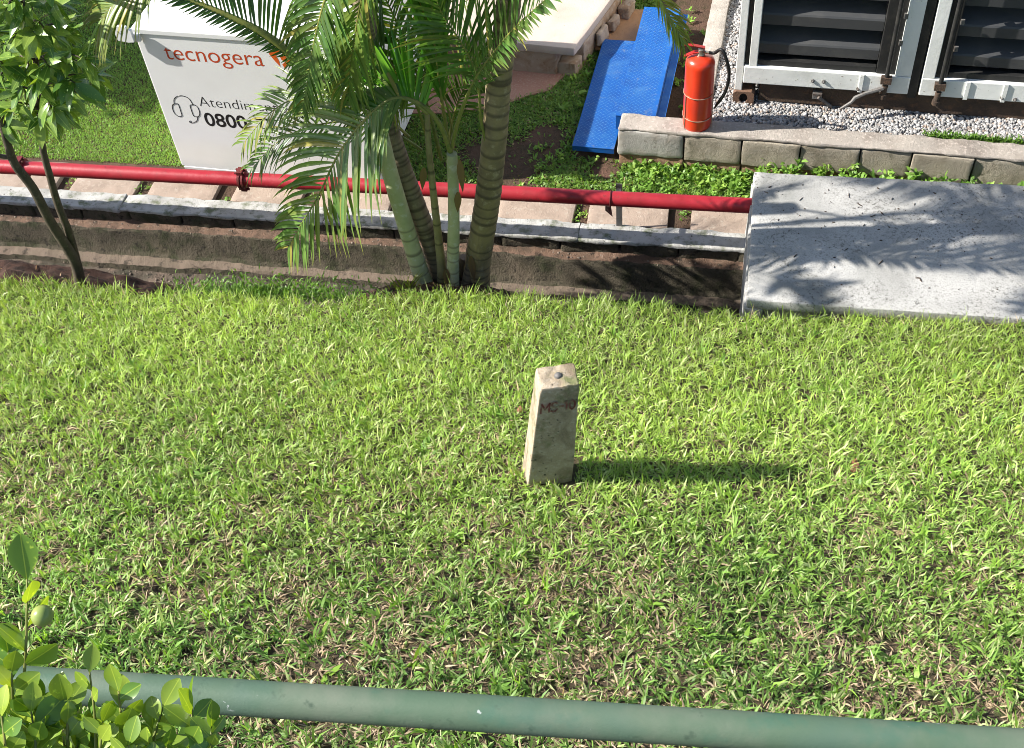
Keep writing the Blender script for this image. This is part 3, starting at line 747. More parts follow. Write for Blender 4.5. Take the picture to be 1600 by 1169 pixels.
for ang in (-2.45, -0.15):
    dr = Vector((math.cos(ang), math.sin(ang), 0))
    b = MB(); b.tube([EX + TL * h + dr * (RB + 0.004) for h in (0.005, 0.285)], 0.0032, 6); b.build('cage_wire', M['wire'], fe, 40)
b = MB(); b.lathe([(0.024, 0.568), (0.026, 0.578), (0.020, 0.588), (0.020, 0.615), (0.012, 0.62)], EX, TL, 16); b.tube([EX + Vector((0.0, 0, .592)), EX + Vector((0.055, -0.01, .594))], [0.012, 0.010], 10)
b.build('valve', M['brass'], fe, 35)
def lever(zs, ze, nm, wid):
    b = MB(); a0 = EX + Vector((0.028, 0.0, zs)); a1 = EX + Vector((-0.05, -0.012, (zs + ze) / 2 + 0.008)); a2 = EX + Vector((-0.105, -0.02, ze))
    pr = []
    s_ = Vector((0.1, -1, 0)).normalized() * wid; t_ = Vector((0, 0, 0.006))
    b.hexa([a0 - s_, a1 - s_, a1 + s_, a0 + s_, a0 - s_ + t_, a1 - s_ + t_, a1 + s_ + t_, a0 + s_ + t_])
    b.hexa([a1 - s_, a2 - s_ * .7, a2 + s_ * .7, a1 + s_, a1 - s_ + t_, a2 - s_ * .7 + t_, a2 + s_ * .7 + t_, a1 + s_ + t_])
    b.build(nm, M['ext_dark'], fe, None)
lever(0.597, 0.560, 'carry_handle', 0.016); lever(0.622, 0.645, 'squeeze_lever', 0.013)
h0 = EX + Vector((0.055, -0.01, .594))
hp = [h0, h0 + Vector((0.035, 0, 0.0)), PY(1128, 78, 6.66), PY(1137, 100, 6.64), PY(1139, 120, 6.64), PY(1134, 142, 6.64), PY(1124, 158, 6.64), PY(1117, 168, 6.66)]
def catmull(P, n):
    P = [Vector(p) for p in P]; P = [P[0] * 2 - P[1]] + P + [P[-1] * 2 - P[-2]]
    out = []
    for i in range(1, len(P) - 2):
        for k in range(n):
            t = k / n; a, b_, c, d = P[i - 1], P[i], P[i + 1], P[i + 2]
            out.append(0.5 * ((2 * b_) + (c - a) * t + (2 * a - 5 * b_ + 4 * c - d) * t * t + (3 * b_ - a - 3 * c + d) * t ** 3))
    out.append(P[-2]); return out
hh = catmull(hp, 5)
MB().tube(hh, [0.011] * (len(hh) - 5) + [0.010, 0.009, 0.008, 0.007, 0.006], 10).build('hose', M['rubber'], fe, 50)

# ------------------------------------------------------------------ white equipment box with print
BX0, BX1, BY0, BY1, BZ = -4.30, -2.74, 6.13, 7.35, 1.185
bx = thing('equipment_box', ((BX0 + BX1) / 2, (BY0 + BY1) / 2, 0), 'white steel equipment box with orange lettering and lifting lug on the grass', 'equipment box')
MB().box((BX0, BY0, 0.02), (BX1, BY1, BZ - 0.03)).build('body', M['white'], bx, None, bevel=0.008)
MB().box((BX0 - 0.012, BY0 - 0.010, BZ - 0.028), (BX1 + 0.012, BY1 + 0.012, BZ + 0.012)).build('lid', M['white'], bx, None, bevel=0.006)
MB().box((BX0 + 0.02, BY0 - 0.006, 0.0), (BX1 - 0.02, BY1, 0.0195)).build('plinth', M['white'], bx, None)
for sx, xx in ((-1, BX0), (1, BX1)):
    # lifting lug: a plate with an eye, welded on the corner and reaching out to the side
    yy = BY0 - 0.004; c = Vector((xx + sx * 0.045, yy, BZ - 0.005))
    nseg = 18; outer = []; inner = []
    pts = [(0.062, -0.055), (0.02, -0.06), (-0.055, -0.05), (-0.060, 0.0), (-0.035, 0.055), (0.0, 0.062), (0.03, 0.055), (0.062, 0.03)]
    def prof_at(t):
        f = t * len(pts); i = int(f) % len(pts); j = (i + 1) % len(pts); g = f - int(f)
        return (pts[i][0] * (1 - g) + pts[j][0] * g, pts[i][1] * (1 - g) + pts[j][1] * g)
    po = [prof_at(i / 24) for i in range(24)]
    an = [math.atan2(p[1] - 0.012, p[0] + 0.01) for p in po]
    pi_ = [(-0.01 + 0.017 * math.cos(a), 0.012 + 0.017 * math.sin(a)) for a in an]
    vs = []
    for dy in (-0.055, -0.03):
        vs += [Vector((c.x - sx * p[0] * 1.0, yy + dy, c.z + p[1])) for p in po] + [Vector((c.x - sx * p[0], yy + dy, c.z + p[1])) for p in pi_]
    n_ = 24; fs = []
    for i in range(n_):
        j = (i + 1) % n_
        fs += [(i, j, n_ + j, n_ + i), (2 * n_ + i, 3 * n_ + i, 3 * n_ + j, 2 * n_ + j), (i, 2 * n_ + i, 2 * n_ + j, j), (n_ + i, n_ + j, 3 * n_ + j, 3 * n_ + i)]
    b = MB(); b.add(vs, fs); b.box((min(xx, xx - sx * .05), yy - 0.03, BZ - 0.07), (max(xx, xx - sx * .05), yy - 0.006, BZ - 0.02))
    b.build('lifting_lug', M['white'], bx, None)
def text_part(name, body, x0, z0, width, mat, parent, bold=0.0, y=BY0, height=None):
    cu = bpy.data.curves.new(name, 'FONT'); cu.body = body; cu.size = 1.0; cu.offset = bold; cu.resolution_u = 4; cu.extrude = 0.0
    tmp = bpy.data.objects.new('text', cu); COL.objects.link(tmp)
    dg = bpy.context.evaluated_depsgraph_get()
    me = bpy.data.meshes.new_from_object(tmp.evaluated_get(dg)); bpy.data.objects.remove(tmp)
    xs_ = [v.co.x for v in me.vertices]; w0, w1 = min(xs_), max(xs_); s = width / (w1 - w0)
    sy = s if height is None else height / max(v.co.y for v in me.vertices)
    o3 = base_of(parent)
    for v in me.vertices:
        v.co = Vector((x0 + (v.co.x - w0) * s - o3.x, y - 0.0008 - o3.y, z0 + v.co.y * sy - o3.z))
    me.name = name
    return mesh_obj(name, me, mat, parent)
def bp(px, py): return PY(px, py, BY0)
a = bp(262, 98); e = bp(412, 98)
text_part('brand_lettering', 'tecnogera', a.x, (bp(262, 97).z + bp(405, 98.5).z) / 2 , e.x - a.x, M['orange_print'], bx, -0.006)
a = bp(313, 166); e = bp(313 + 128, 176)
text_part('service_lettering', 'Atendimento', a.x, a.z, (e.x - a.x) * 1.06, M['black_print'], bx, -0.018)
a = bp(323, 196); e = bp(388, 200)
text_part('phone_lettering', '0800', a.x, a.z, e.x - a.x, M['black_print'], bx, 0.014)
text_part('phone_lettering', '77', e.x + 0.075, a.z, (e.x - a.x) * 0.46, M['black_print'], bx, 0.014)
def flat_poly(name, pts, mat, dy=0.0006):
    b = MB(); b.prism([Vector((p[0], BY0 - 0.0002, p[1])) for p in pts], (0, -dy, 0)); return b.build(name, mat, bx, None)
def px2(poly): return [(bp(*q).x, bp(*q).z) for q in poly]
flat_poly('logo_mark', px2([(420, 84), (424, 78), (434, 77), (446, 82), (438, 83), (431, 87), (436, 95), (438, 104), (430, 96)]), M['orange_logo'])
flat_poly('logo_mark', px2([(437, 88), (447, 84), (452, 88), (453, 97), (446, 108), (441, 101), (446, 96), (440, 94)]), M['orange_logo'])
def line_icon(name, poly, r=0.0034):
    q = [Vector((bp(*p).x, BY0 + 0.001, bp(*p).z)) for p in poly]
    b = MB(); b.tube(catmull(q, 4), r, 6); b.build(name, M['black_print'], bx, 50)
line_icon('headset_band', [(272, 163), (272, 155), (278, 150), (286, 150), (295, 154), (301, 163)])
line_icon('headset_earpiece', [(277, 162), (271, 163), (269, 167), (272, 176), (279, 182), (284, 181), (283, 176), (279, 164), (277, 162)])
line_icon('headset_earpiece', [(298, 164), (304, 164), (309, 168), (312, 177), (310, 182), (304, 182), (301, 178), (297, 166), (298, 164)])
line_icon('headset_microphone', [(309, 182), (308, 188), (304, 191), (298, 192), (296, 190), (298, 189), (299, 192)])

# ------------------------------------------------------------------ terracotta path, raised platform
tp = thing('terracotta_path', (-2.2, 7.3, 0.0), 'smooth terracotta coloured concrete path below the raised platform', None, kind='structure')
pz = 0.018
poly = [PZ(560, 178, pz), PZ(700, 176, pz), PZ(782, 166, pz), PZ(822, 150, pz), PZ(858, 141, pz), PZ(882, 118, pz), PZ(900, 100, pz), PZ(700, 60, pz), PZ(520, 70, pz)]
b = MB(); b.prism(poly, (0, 0, -0.05)); b.build('path_slab', M['terracotta'], tp, None)
plc = PZ(897, 76, 0.285)
PA = R(-0.3)
PM = Matrix.Translation((plc.x, plc.y, 0)) @ Matrix.Rotation(PA, 4, 'Z') @ Matrix.Translation((0, 0, 0))
def shear(co): return Vector((co.x + 0.235 * co.y, co.y - 0.05 * co.x, co.z))
pf = thing('raised_platform', (plc.x - 0.6, plc.y + 0.8, 0), 'raised pale concrete platform on rendered masonry beside the blue plates', 'platform')
rough_box('platform_slab', (-1.5, 0.0, 0.215), (0.0, 3.2, 0.285), M['platform'], pf, 0.006, 0.06, 0.010, PM, seed=51, taper=shear)
rough_box('platform_base', (-1.5, 0.02, -0.05), (-0.16, 3.1, 0.214), M['masonry'], pf, 0.010, 0.05, 0.012, PM, seed=52, taper=shear)
rough_box('platform_base', (-0.157, 0.035, -0.05), (-0.012, 0.16, 0.12), M['masonry'], pf, 0.012, 0.04, 0.012, PM, seed=53, taper=shear)
rough_box('platform_base', (-0.156, 0.17, -0.05), (0.0, 3.1, 0.213), M['masonry'], pf, 0.012, 0.05, 0.012, PM, seed=54, taper=shear)
for i in range(9):
    y_ = 0.35 + i * 0.22
    rough_box('side_stone', (0.01, y_, 0.02 + 0.05 * random.random()), (0.07 + random.uniform(-.02, .04), y_ + random.uniform(0.13, 0.19), 0.16 + random.uniform(-.03, .05)), M['masonry'], pf, 0.016, 0.04, 0.018, PM, seed=70 + i, taper=shear)

# ------------------------------------------------------------------ plywood sheet and blue tread plates
q0 = PZ(945, 62, 0.05)
ply = thing('plywood_sheet', (q0.x, q0.y, 0.03), 'bare orange plywood sheet lying behind the blue tread plates', 'board')
b = MB(); b.prism([PZ(930, 75, 0.05), PZ(1000, 75, 0.05), PZ(1006, 15, 0.05), PZ(952, 14, 0.05)], (0, 0, -0.022)); b.build('sheet', M['plywood'], ply, None)
b = MB(); b.box((q0.x + .02, q0.y + .1, -0.02), (q0.x + .08, q0.y + .4, 0.026)); b.build('batten', M['plywood'], ply, None)
def tread_plate(name, x0, x1, y0, y1, z, label, flange, skirt, extra):
    t = thing(name, ((x0 + x1) / 2, (y0 + y1) / 2, 0), label, 'tread plate', 'blue tread plates beside the block wall')
    b = MB(); b.box((x0, y0, z - 0.008), (x1, y1, z)); b.build('plate', M['blue'], t, None, bevel=0.002)
    MB().box((x0 + 0.002, y0 + 0.002, z - skirt), (x1 - 0.002, y0 + 0.010, z - 0.0085)).build('front_skirt', M['blue'], t, None)
    MB().box((x0 + 0.002, y0 + 0.012, z - skirt), (x0 + 0.010, y1, z - 0.0085)).build('side_skirt', M['blue'], t, None)
    if flange:
        MB().box((x1 + 0.004, y0 - 0.006, z - 0.055), (x1 + 0.062, y1, z - 0.047)).build('flange', M['blue'], t, None, bevel=0.002)
        MB().box((x1 - 0.002, y0 - 0.004, z - skirt), (x1 + 0.003, y1, z - 0.009)).build('flange_web', M['blue'], t, None)
    b = MB(); k = 0; yy = y0 + 0.02
    while yy < y1 - 0.02:
        xx = x0 + 0.018 + (0.0 if k % 2 else 0.015)
        while xx < x1 - 0.015:
            sgn = 1 if k % 2 else -1
            dx, dy = 0.014 * 0.8, 0.014 * 0.6 * sgn; wx, wy = -0.004 * 0.6 * sgn, 0.004 * 0.8
            p = [(xx - dx, yy - dy, z), (xx + wx, yy + wy, z + .004), (xx + dx, yy + dy, z), (xx - wx, yy - wy, z + .004)]
            b.add(p, [(0, 1, 3), (1, 2, 3)]); xx += 0.036
        yy += 0.019; k += 1
    b.build('tread_bars', M['blue_worn'], t, None, kind='stuff')
    return t
tread_plate('tread_plate', -1.440, -1.135, 6.635, 7.97, 0.10, 'lower blue diamond tread plate, lying partly in shade beside the grass', False, 0.045, 0)
tread_plate('tread_plate', -1.160, -0.875, 6.86, 8.26, 0.225, 'upper blue diamond tread plate with a flange along its right side', True, 0.13, 0)

# ------------------------------------------------------------------ marker post
pb = [PZ(818, 756, 0), PZ(893, 758, 0)]
def lawn_hit(px, py):
    d = ray(px, py); t = 2.0
    for i in range(400):
        p = CAMP + d * t
        if p.z < float(lawn_z(p.x, p.y)): break
        t += 0.02
    return CAMP + d * t
bl, br_ = lawn_hit(822, 757), lawn_hit(892, 760)
yb = (bl.y + br_.y) / 2
tl = PY(845, 606, yb + 0.01); tr_ = PY(905, 606, yb + 0.01)
tdep = 0.125
post = thing('marker_post', ((bl.x + br_.x) / 2, yb + 0.1, bl.z), 'tapered concrete survey marker post leaning in the lawn with red lettering', 'marker post')
wB = (br_ - bl).length; wT = (tr_ - tl).length
def ptaper(co):
    f = (co.z + 0.06) / 1.0                        # 0 base .. 1 top in unit heights
    h0, h1 = -0.06, 1.0
    t = (co.z - h0) / (h1 - h0)
    B = bl.lerp(br_, 0.5); Tm = tl.lerp(tr_, 0.5)
    wv = wB + (wT - wB) * t; dv = (wB * 0.72) + (tdep - wB * 0.72) * t
    C_ = B.lerp(Tm, t)
    zz = (B.z - 0.06) + (Tm.z - B.z + 0.06) * t
    ex = Vector((math.cos(R(20)), math.sin(R(20)), 0)); ey = Vector((-math.sin(R(20)), math.cos(R(20)), 0))
    pnt = C_ + ex * (co.x * wv) + ey * ((co.y + 0.5) * dv); pnt.z = zz
    return pnt
rough_box('post_body', (-0.5, -0.5, -0.06), (0.5, 0.5, 1.0), M['post'], post, 0.012, 0.07, 0.035, None, seed=91, taper=ptaper, freq=4)
pc = ptaper(Vector((0.02, 0.0, 1.0)))
MB().lathe([(0.017, -0.004), (0.017, 0.003), (0.013, 0.010), (0.006, 0.014), (0.001, 0.015)], pc, (0, 0, 1), 16).build('survey_nail', M['grey_steel'], post, 30)
def post_text():
    G = {'M': [[(0, 0), (0, 1), (.5, .35), (1, 1), (1, 0)]],
         'S': [[(.95, .88), (.6, 1), (.2, .95), (.05, .75), (.25, .56), (.75, .44), (.95, .25), (.75, .05), (.35, 0), (.02, .12)]],
         '-': [[(.1, .48), (.9, .48)]], '1': [[(.15, .78), (.55, 1), (.55, 0)]],
         '0': [[(.5, 1), (.15, .8), (.05, .5), (.15, .2), (.5, 0), (.85, .2), (.95, .5), (.85, .8), (.5, 1)]]}
    X0 = {'M': (-.42, .20), 'S': (-.17, .15), '-': (.02, .11), '1': (.15, .10), '0': (.27, .15)}
    b = MB(); th = 0.023
    for ch, strokes in G.items():
        x0, wd = X0[ch]
        for st in strokes:
            pts = [(x0 + wd * p[0], 0.795 + 0.085 * p[1]) for p in st]
            for (ax, ay), (bx_, by_) in zip(pts, pts[1:]):
                dx, dy = bx_ - ax, (by_ - ay) * 3.2; l_ = math.hypot(dx, dy); nx, ny = -dy / l_ * th, dx / l_ * th / 3.2
                ex_, ey_ = dx / l_ * th * .6, dy / l_ * th * .6 / 3.2
                q4 = [(ax - ex_ + nx, ay - ey_ + ny), (bx_ + ex_ + nx, by_ + ey_ + ny), (bx_ + ex_ - nx, by_ + ey_ - ny), (ax - ex_ - nx, ay - ey_ - ny)]
                b.add([ptaper(Vector((u, -0.5, v))) + Vector((0.0022, -0.0055, 0)) for u, v in q4], [(0, 1, 2, 3)])
    return b.build('lettering', M['red_letter'], post)
M['red_letter'] = surface('faded_red_paint', (0.24, 0.075, 0.065), [((0.36, 0.27, 0.19), 40, 0.46, 0.62)], 0.9)
post_text()

M['dry_leaf'] = surface('dry_leaf', (0.36, 0.17, 0.10), [((0.25, 0.11, 0.06), 60, 0.45, 0.7)], 0.8)
for (px, py, lab) in ((1336, 737, 'curled reddish dry leaf lying on the lawn right of the marker post'), (814, 648, 'small brown dry leaf caught in the grass just left of the marker post')):
    q = lawn_hit(px, py); sc = 0.075 if px > 1000 else 0.045
    vs = []; fs = []
    for i in range(7):
        t = i / 6; w_ = sc * 0.32 * math.sin(math.pi * (0.06 + 0.9 * t))
        for k in (-1, 0, 1):
            vs.append((q.x + k * w_ - 0.1 * sc, q.y + sc * (t - .5) * .9, q.z + 0.042 + sc * (0.22 * abs(k) * math.sin(3 * t + px) + 0.25 * (t - .5) ** 2)))
    for i in range(6):
        for k in (0, 1): fs.append((i * 3 + k, i * 3 + k + 1, i * 3 + k + 4, i * 3 + k + 3))
    me = bpy.data.meshes.new('fallen_leaf'); me.from_pydata(vs, [], fs); smooth(me)
    tag(mesh_obj('fallen_leaf', me, M['dry_leaf']), lab, 'dry leaf')

# ------------------------------------------------------------------ green handrail
rA = PZ(-120, 1058, 4.0); rB = PZ(1760, 1180, 4.0)
rl_ = thing('green_handrail', rA.lerp(rB, 0.5), 'weathered green painted steel handrail pipe crossing above the lawn', 'handrail')
rdv = (rB - rA).normalized()
MB().tube([rA - rdv * 2.5 + rdv * t for t in np.linspace(0, (rB - rA).length + 5.0, 80)], 0.0248, 36).build('rail_pipe', M['green_pipe'], rl_, 50)

# ------------------------------------------------------------------ leaf shapes
def leaf_mesh(name, L, W, curl=0.15, fold=0.12, mat=None, tipw=0.5, n=6, twist=0.0, obovate=False):
    vs = []; fs = []
    for i in range(n + 1):
        t = i / n
        if obovate: wv = W * 0.5 * max(0.0, math.sin(math.pi * min(1, t ** 1.22))) ** 0.72
        else: wv = W * 0.5 * (math.sin(math.pi * t ** 0.85) ** 0.9)
        if i == 0: wv = W * 0.05
        if i == n: wv = W * (0.07 if obovate else 0.01)
        y = L * t; z = -curl * L * t * t + 0.06 * L * t
        a = twist * t
        vs += [(-wv * math.cos(a), y, z + fold * wv - wv * math.sin(a)), (0, y, z), (wv * math.cos(a), y, z + fold * wv + wv * math.sin(a))]
    for i in range(n):
        b = i * 3
        fs += [(b, b + 1, b + 4, b + 3), (b + 1, b + 2, b + 5, b + 4)]
    me = bpy.data.meshes.new(name); me.from_pydata(vs, [], fs); smooth(me)
    if mat: me.materials.append(mat)
    return me
def orient(d, upv=Vector((0, 0, 1)), roll=0.0):
    y = Vector(d).normalized(); x = y.cross(upv)
    if x.length < 1e-4: x = Vector((1, 0, 0))
    x.normalize(); z = x.cross(y)
    Mx = Matrix((x, y, z)).transposed()
    return Mx @ Matrix.Rotation(roll, 3, 'Y')

# ------------------------------------------------------------------ areca palm clump
palm = thing('areca_palm', (-1.9, 5.0, 0.1), 'clump of feather leaved palms with ringed stems beside the ditch', 'palm')
def stem(ctrl, r0, r1, mat, ring_gap=0.085, base_flare=1.0, label=None, sub=10, ring_until=1.0):
    pts = catmull(ctrl, sub)
    # resample evenly
    seg = [0]
    for i in range(1, len(pts)): seg.append(seg[-1] + (pts[i] - pts[i - 1]).length)
    Ltot = seg[-1]; n = int(Ltot / 0.012)
    out = []; rad = []; col = []
    j = 0; nxt = 0.03
    for i in range(n + 1):
        s_ = Ltot * i / n
        while j < len(seg) - 2 and seg[j + 1] < s_: j += 1
        f = (s_ - seg[j]) / max(1e-6, seg[j + 1] - seg[j])
        p = pts[j].lerp(pts[j + 1], f); t = s_ / Ltot
        r = r0 + (r1 - r0) * t
        r *= 1 + (base_flare - 1) * math.exp(-s_ / 0.10)
        sj = s_ + 0.012 * math.sin(s_ * 23 + len(ctrl)) + 0.008 * math.sin(s_ * 61); ph = (sj % ring_gap) / ring_gap; c = 0.0
        if t < ring_until:
            d = min(ph, 1 - ph) * ring_gap
            if d < 0.0065: c = 0.8; r *= 1.03
            else: r *= 1 + 0.015 * (ph - 0.5)
        out.append(p); rad.append(r * (1 + 0.02 * noise.noise(p * 9))); col.append(c * (0.75 + 0.25 * random.random()))
    b = MB(); b.tube(out, rad, 20, True, col)
    return b.build('stem', mat, palm, 60, label, col=True)
S1 = [PY(672, 462, 4.95), PY(655, 420, 4.96), PY(630, 340, 4.97), PY(607, 262, 4.98), PY(592, 200, 5.0), PY(582, 150, 5.02)]
stem(S1, 0.053, 0.046, M['stem_green'], 0.095, 1.15, 'pale green ringed palm stem leaning left', ring_until=0.42)
S2 = [PY(690, 452, 5.06), PY(680, 400, 5.07), PY(650, 320, 5.08), PY(622, 245, 5.10), PY(600, 170, 5.12), PY(575, 60, 5.15), PY(560, -60, 5.15)]
stem(S2, 0.060, 0.054, M['stem_brown'], 0.045, 1.1, 'brown ringed palm stem leaning left')
S3 = [PY(692, 452, 5.0), PY(688, 400, 5.0), PY(677, 300, 5.0), PY(670, 230, 5.02), PY(667, 170, 5.04)]
stem(S3, 0.030, 0.014, M['stem_olive'], 0.14, 1.35, 'thin olive palm stem')
S4 = [PY(707, 460, 4.96), PY(708, 400, 4.97), PY(709, 320, 4.98), PY(706, 240, 4.99)]
stem(S4, 0.041, 0.030, M['stem_green'], 0.075, 1.1, 'upright pale green palm stem', ring_until=0.45)
S5 = [PY(742, 458, 5.06), PY(748, 400, 5.06), PY(762, 310, 5.06), PY(773, 210, 5.06), PY(780, 120, 5.06), PY(792, 30, 5.06), PY(800, -60, 5.06), PY(806, -160, 5.06)]
stem(S5, 0.082, 0.058, M['stem_brown2'], 0.074, 1.30, 'thick olive brown palm stem with dark rings')
stem([PY(717, 452, 5.10), PY(721, 425, 5.11), PY(726, 402, 5.12)], 0.05, 0.03, M['stem_base'], 0.07, 1.2, 'dark stump at the palm base')
stem([PY(727, 462, 4.99), PY(731, 440, 5.0), PY(735, 412, 5.02)], 0.045, 0.024, M['stem_base'], 0.05, 1.3, 'dark stump at the palm base')
TOCAM = (-CF).normalized()
LEAFLETS = [0]
def leaflet_geo(p, d, nrm, L, W, droop, tint, n=6, curl=0.0):
    """one leaflet: folded lance blade that droops; returns verts, faces, tints"""
    vs = []; cs = []
    pos = Vector(p); d = Vector(d).normalized(); stepL = L / n
    for i in range(n + 1):
        t = i / n
        wv = W * (0.35 + 0.65 * min(1, t / 0.25)) if t < 0.25 else W * (1 - ((t - 0.25) / 0.75) ** 1.7)
        if i == n: wv = W * 0.02
        sd = d.cross(nrm)
        if sd.length < 1e-3: sd = Vector((1, 0, 0))
        sd.normalize(); nn = sd.cross(d)
        vs += [pos - sd * wv * 0.5 + nn * wv * 0.16, pos.copy(), pos + sd * wv * 0.5 + nn * wv * 0.16]
        g = 1.0
        tip = max(0, (t - 0.82) / 0.18)
        c = [tint[k] * (1 - tip * 0.6) + (0.30, 0.27, 0.05)[k] * tip * 0.6 for k in range(3)]
        cs += [c, [q * 1.12 for q in c], c]
        d = (d + Vector((0, 0, -1)) * droop * (0.4 + 1.3 * t) / n).normalized()
        pos = pos + d * stepL
    fs = []
    for i in range(n):
        b = i * 3; fs += [(b, b + 1, b + 4, b + 3), (b + 1, b + 2, b + 5, b + 4)]
    return vs, fs, cs
def set_tint(me, cs):
    at = me.attributes.new('tint', 'FLOAT_COLOR', 'POINT')
    at.data.foreach_set('color', [x for c in cs for x in (c[0], c[1], c[2], 1.0)])
def frond(ctrl, nrm, L=0.45, n0=36, s0=0.25, aL=55, aR=55, droopL=0.5, droopR=0.5, lift=0.15, W=0.030, r0=0.013, tint=(0.06, 0.16, 0.02), single=False, lenL=1.0, lenR=1.0, tipk=0.45, s1=1.0, label=None, jit=1.0, swell=0.35):
    n = int(n0 * 1.2); W = W * 0.80
    pts = catmull(ctrl, 12); nP = len(pts)
    b = MB(); b.tube(pts, [r0 * (1 - 0.8 * i / (nP - 1)) for i in range(nP)], 8)
    fr = b.build('frond', M['rachis'], palm, 60, label)
    o3 = base_of(palm); nrm = Vector(nrm).normalized()
    allv, allf, allc = [], [], []
    for i in range(n):
        t = i / (n - 1); s_ = s0 + (s1 - s0) * t
        f = s_ * (nP - 1); k = min(int(f), nP - 2); p = pts[k].lerp(pts[k + 1], f - k)
        tg = (pts[min(k + 2, nP - 1)] - pts[max(k - 1, 0)]).normalized()
        lat = tg.cross(nrm)
        if lat.length < 1e-3: lat = Vector((1, 0, 0))
        lat.normalize(); nn = lat.cross(tg)
        prof_ = (swell + (1 - swell) * min(1, t / 0.25)) * (1 - (1 - tipk) * max(0, (t - 0.45) / 0.55) ** 1.3)
        for side, ang, dr, ln in ((1, aR, droopR, lenR), (-1, aL, droopL, lenL)):
            if ln <= 0: continue
            a = R(ang * (1 - 0.45 * t) + random.gauss(0, 6 * jit)) if ang > 25 else R(ang + random.gauss(0, 3 * jit))
            d = tg * math.cos(a) + lat * side * math.sin(a) + nn * (lift + random.gauss(0, 0.07 * jit))
            ll = L * prof_ * ln * random.uniform(0.9, 1.08)
            tv = random.uniform(0.75, 1.3); yl = random.random()
            tn = [tint[0] * tv * (1 + 0.5 * yl), tint[1] * tv, tint[2] * tv]
            if random.random() < 0.05: tn = [0.28, 0.25, 0.06]
            v_, f_, c_ = leaflet_geo(p + nn * r0 * 0.3, d, nn, ll, W * random.uniform(0.8, 1.15) * (0.6 + 0.4 * prof_), dr * random.uniform(0.75, 1.3), tn)
            if single and LEAFLETS[0] < 298:
                LEAFLETS[0] += 1
                me = bpy.data.meshes.new('leaflet'); me.from_pydata([tuple(q - o3) for q in v_], [], f_); set_tint(me, c_); smooth(me)
                mesh_obj('leaflet', me, M['leaflet'], fr)
            else:
                b0 = len(allv); allv += [tuple(q - o3) for q in v_]; allf += [tuple(j + b0 for j in q) for q in f_]; allc += c_
    if allv:
        me = bpy.data.meshes.new('leaflets'); me.from_pydata(allv, [], allf); set_tint(me, allc); smooth(me)
        o = mesh_obj('leaflets', me, M['leaflet'], fr); o['kind'] = 'stuff'
    return fr
Q = PY
GR = (0.070, 0.155, 0.034); LT = (0.115, 0.215, 0.045); DK = (0.040, 0.100, 0.018); BR = (0.085, 0.27, 0.02)  # dark tint has shade painted in, the bright one back light
face = (TOCAM * 0.8 + Vector((0, 0, 0.35))).normalized()
# the big arching frond in front
frond([Q(703, 236, 4.98), Q(690, 200, 4.97), Q(669, 172, 4.95), Q(639, 155, 4.92), Q(610, 156, 4.88), Q(580, 178, 4.84), Q(546, 217, 4.80), Q(523, 252, 4.77), Q(498, 305, 4.75), Q(470, 352, 4.74), Q(452, 385, 4.74)],
      face, 0.56, 42, 0.34, 62, 66, 0.35, 0.75, 0.10, 0.038, 0.015, (0.095, 0.19, 0.045), True, lenL=1.0, lenR=1.05, tipk=0.30, label='long arching palm frond hanging over the red pipe')
# fan rising behind it; back light is put into its bright tint
frond([Q(668, 178, 4.94), Q(640, 157, 4.915), Q(612, 157, 4.885), Q(590, 170, 4.86)], face, 0.48, 22, 0.1, 20, 74, 0.1, 0.06, 0.0, 0.046, 0.010, BR, True, lenL=0.0, lenR=1.0, tipk=0.85, swell=0.9, jit=0.5)
# hanging fronds at the top left
frond([Q(590, -170, 4.85), Q(545, -100, 4.78), Q(520, -35, 4.74), Q(503, 18, 4.72), Q(490, 72, 4.72), Q(482, 120, 4.73), Q(474, 165, 4.74)], face, 0.42, 40, 0.20, 62, 58, 0.9, 0.8, 0.12, 0.032, 0.013, (0.075, 0.165, 0.038), True, tipk=0.4, lenL=0.7, lenR=0.8, label='palm frond hanging down in front of the white box')
frond([Q(640, -160, 4.95), Q(600, -90, 4.9), Q(570, -20, 4.86), Q(556, 50, 4.86), Q(548, 105, 4.87), Q(545, 150, 4.88)], face, 0.36, 30, 0.25, 45, 45, 1.0, 1.0, 0.1, 0.030, 0.012, LT, True, tipk=0.5)
# thick frond across the white box, shade put into its dark tint
frond([Q(560, 205, 5.35), Q(520, 150, 5.35), Q(470, 100, 5.32), Q(415, 55, 5.3), Q(350, 22, 5.28), Q(280, -6, 5.26), Q(210, -40, 5.24)], (TOCAM * 0.3 + Vector((0, -0.3, 0.2))), 0.46, 38, 0.28, 66, 70, 0.05, 0.4, 0.1, 0.026, 0.040, DK, False, lenL=0.25, lenR=1.0, tipk=0.8, jit=0.6, label='palm frond tinted dark as in shade, rising across the white box')
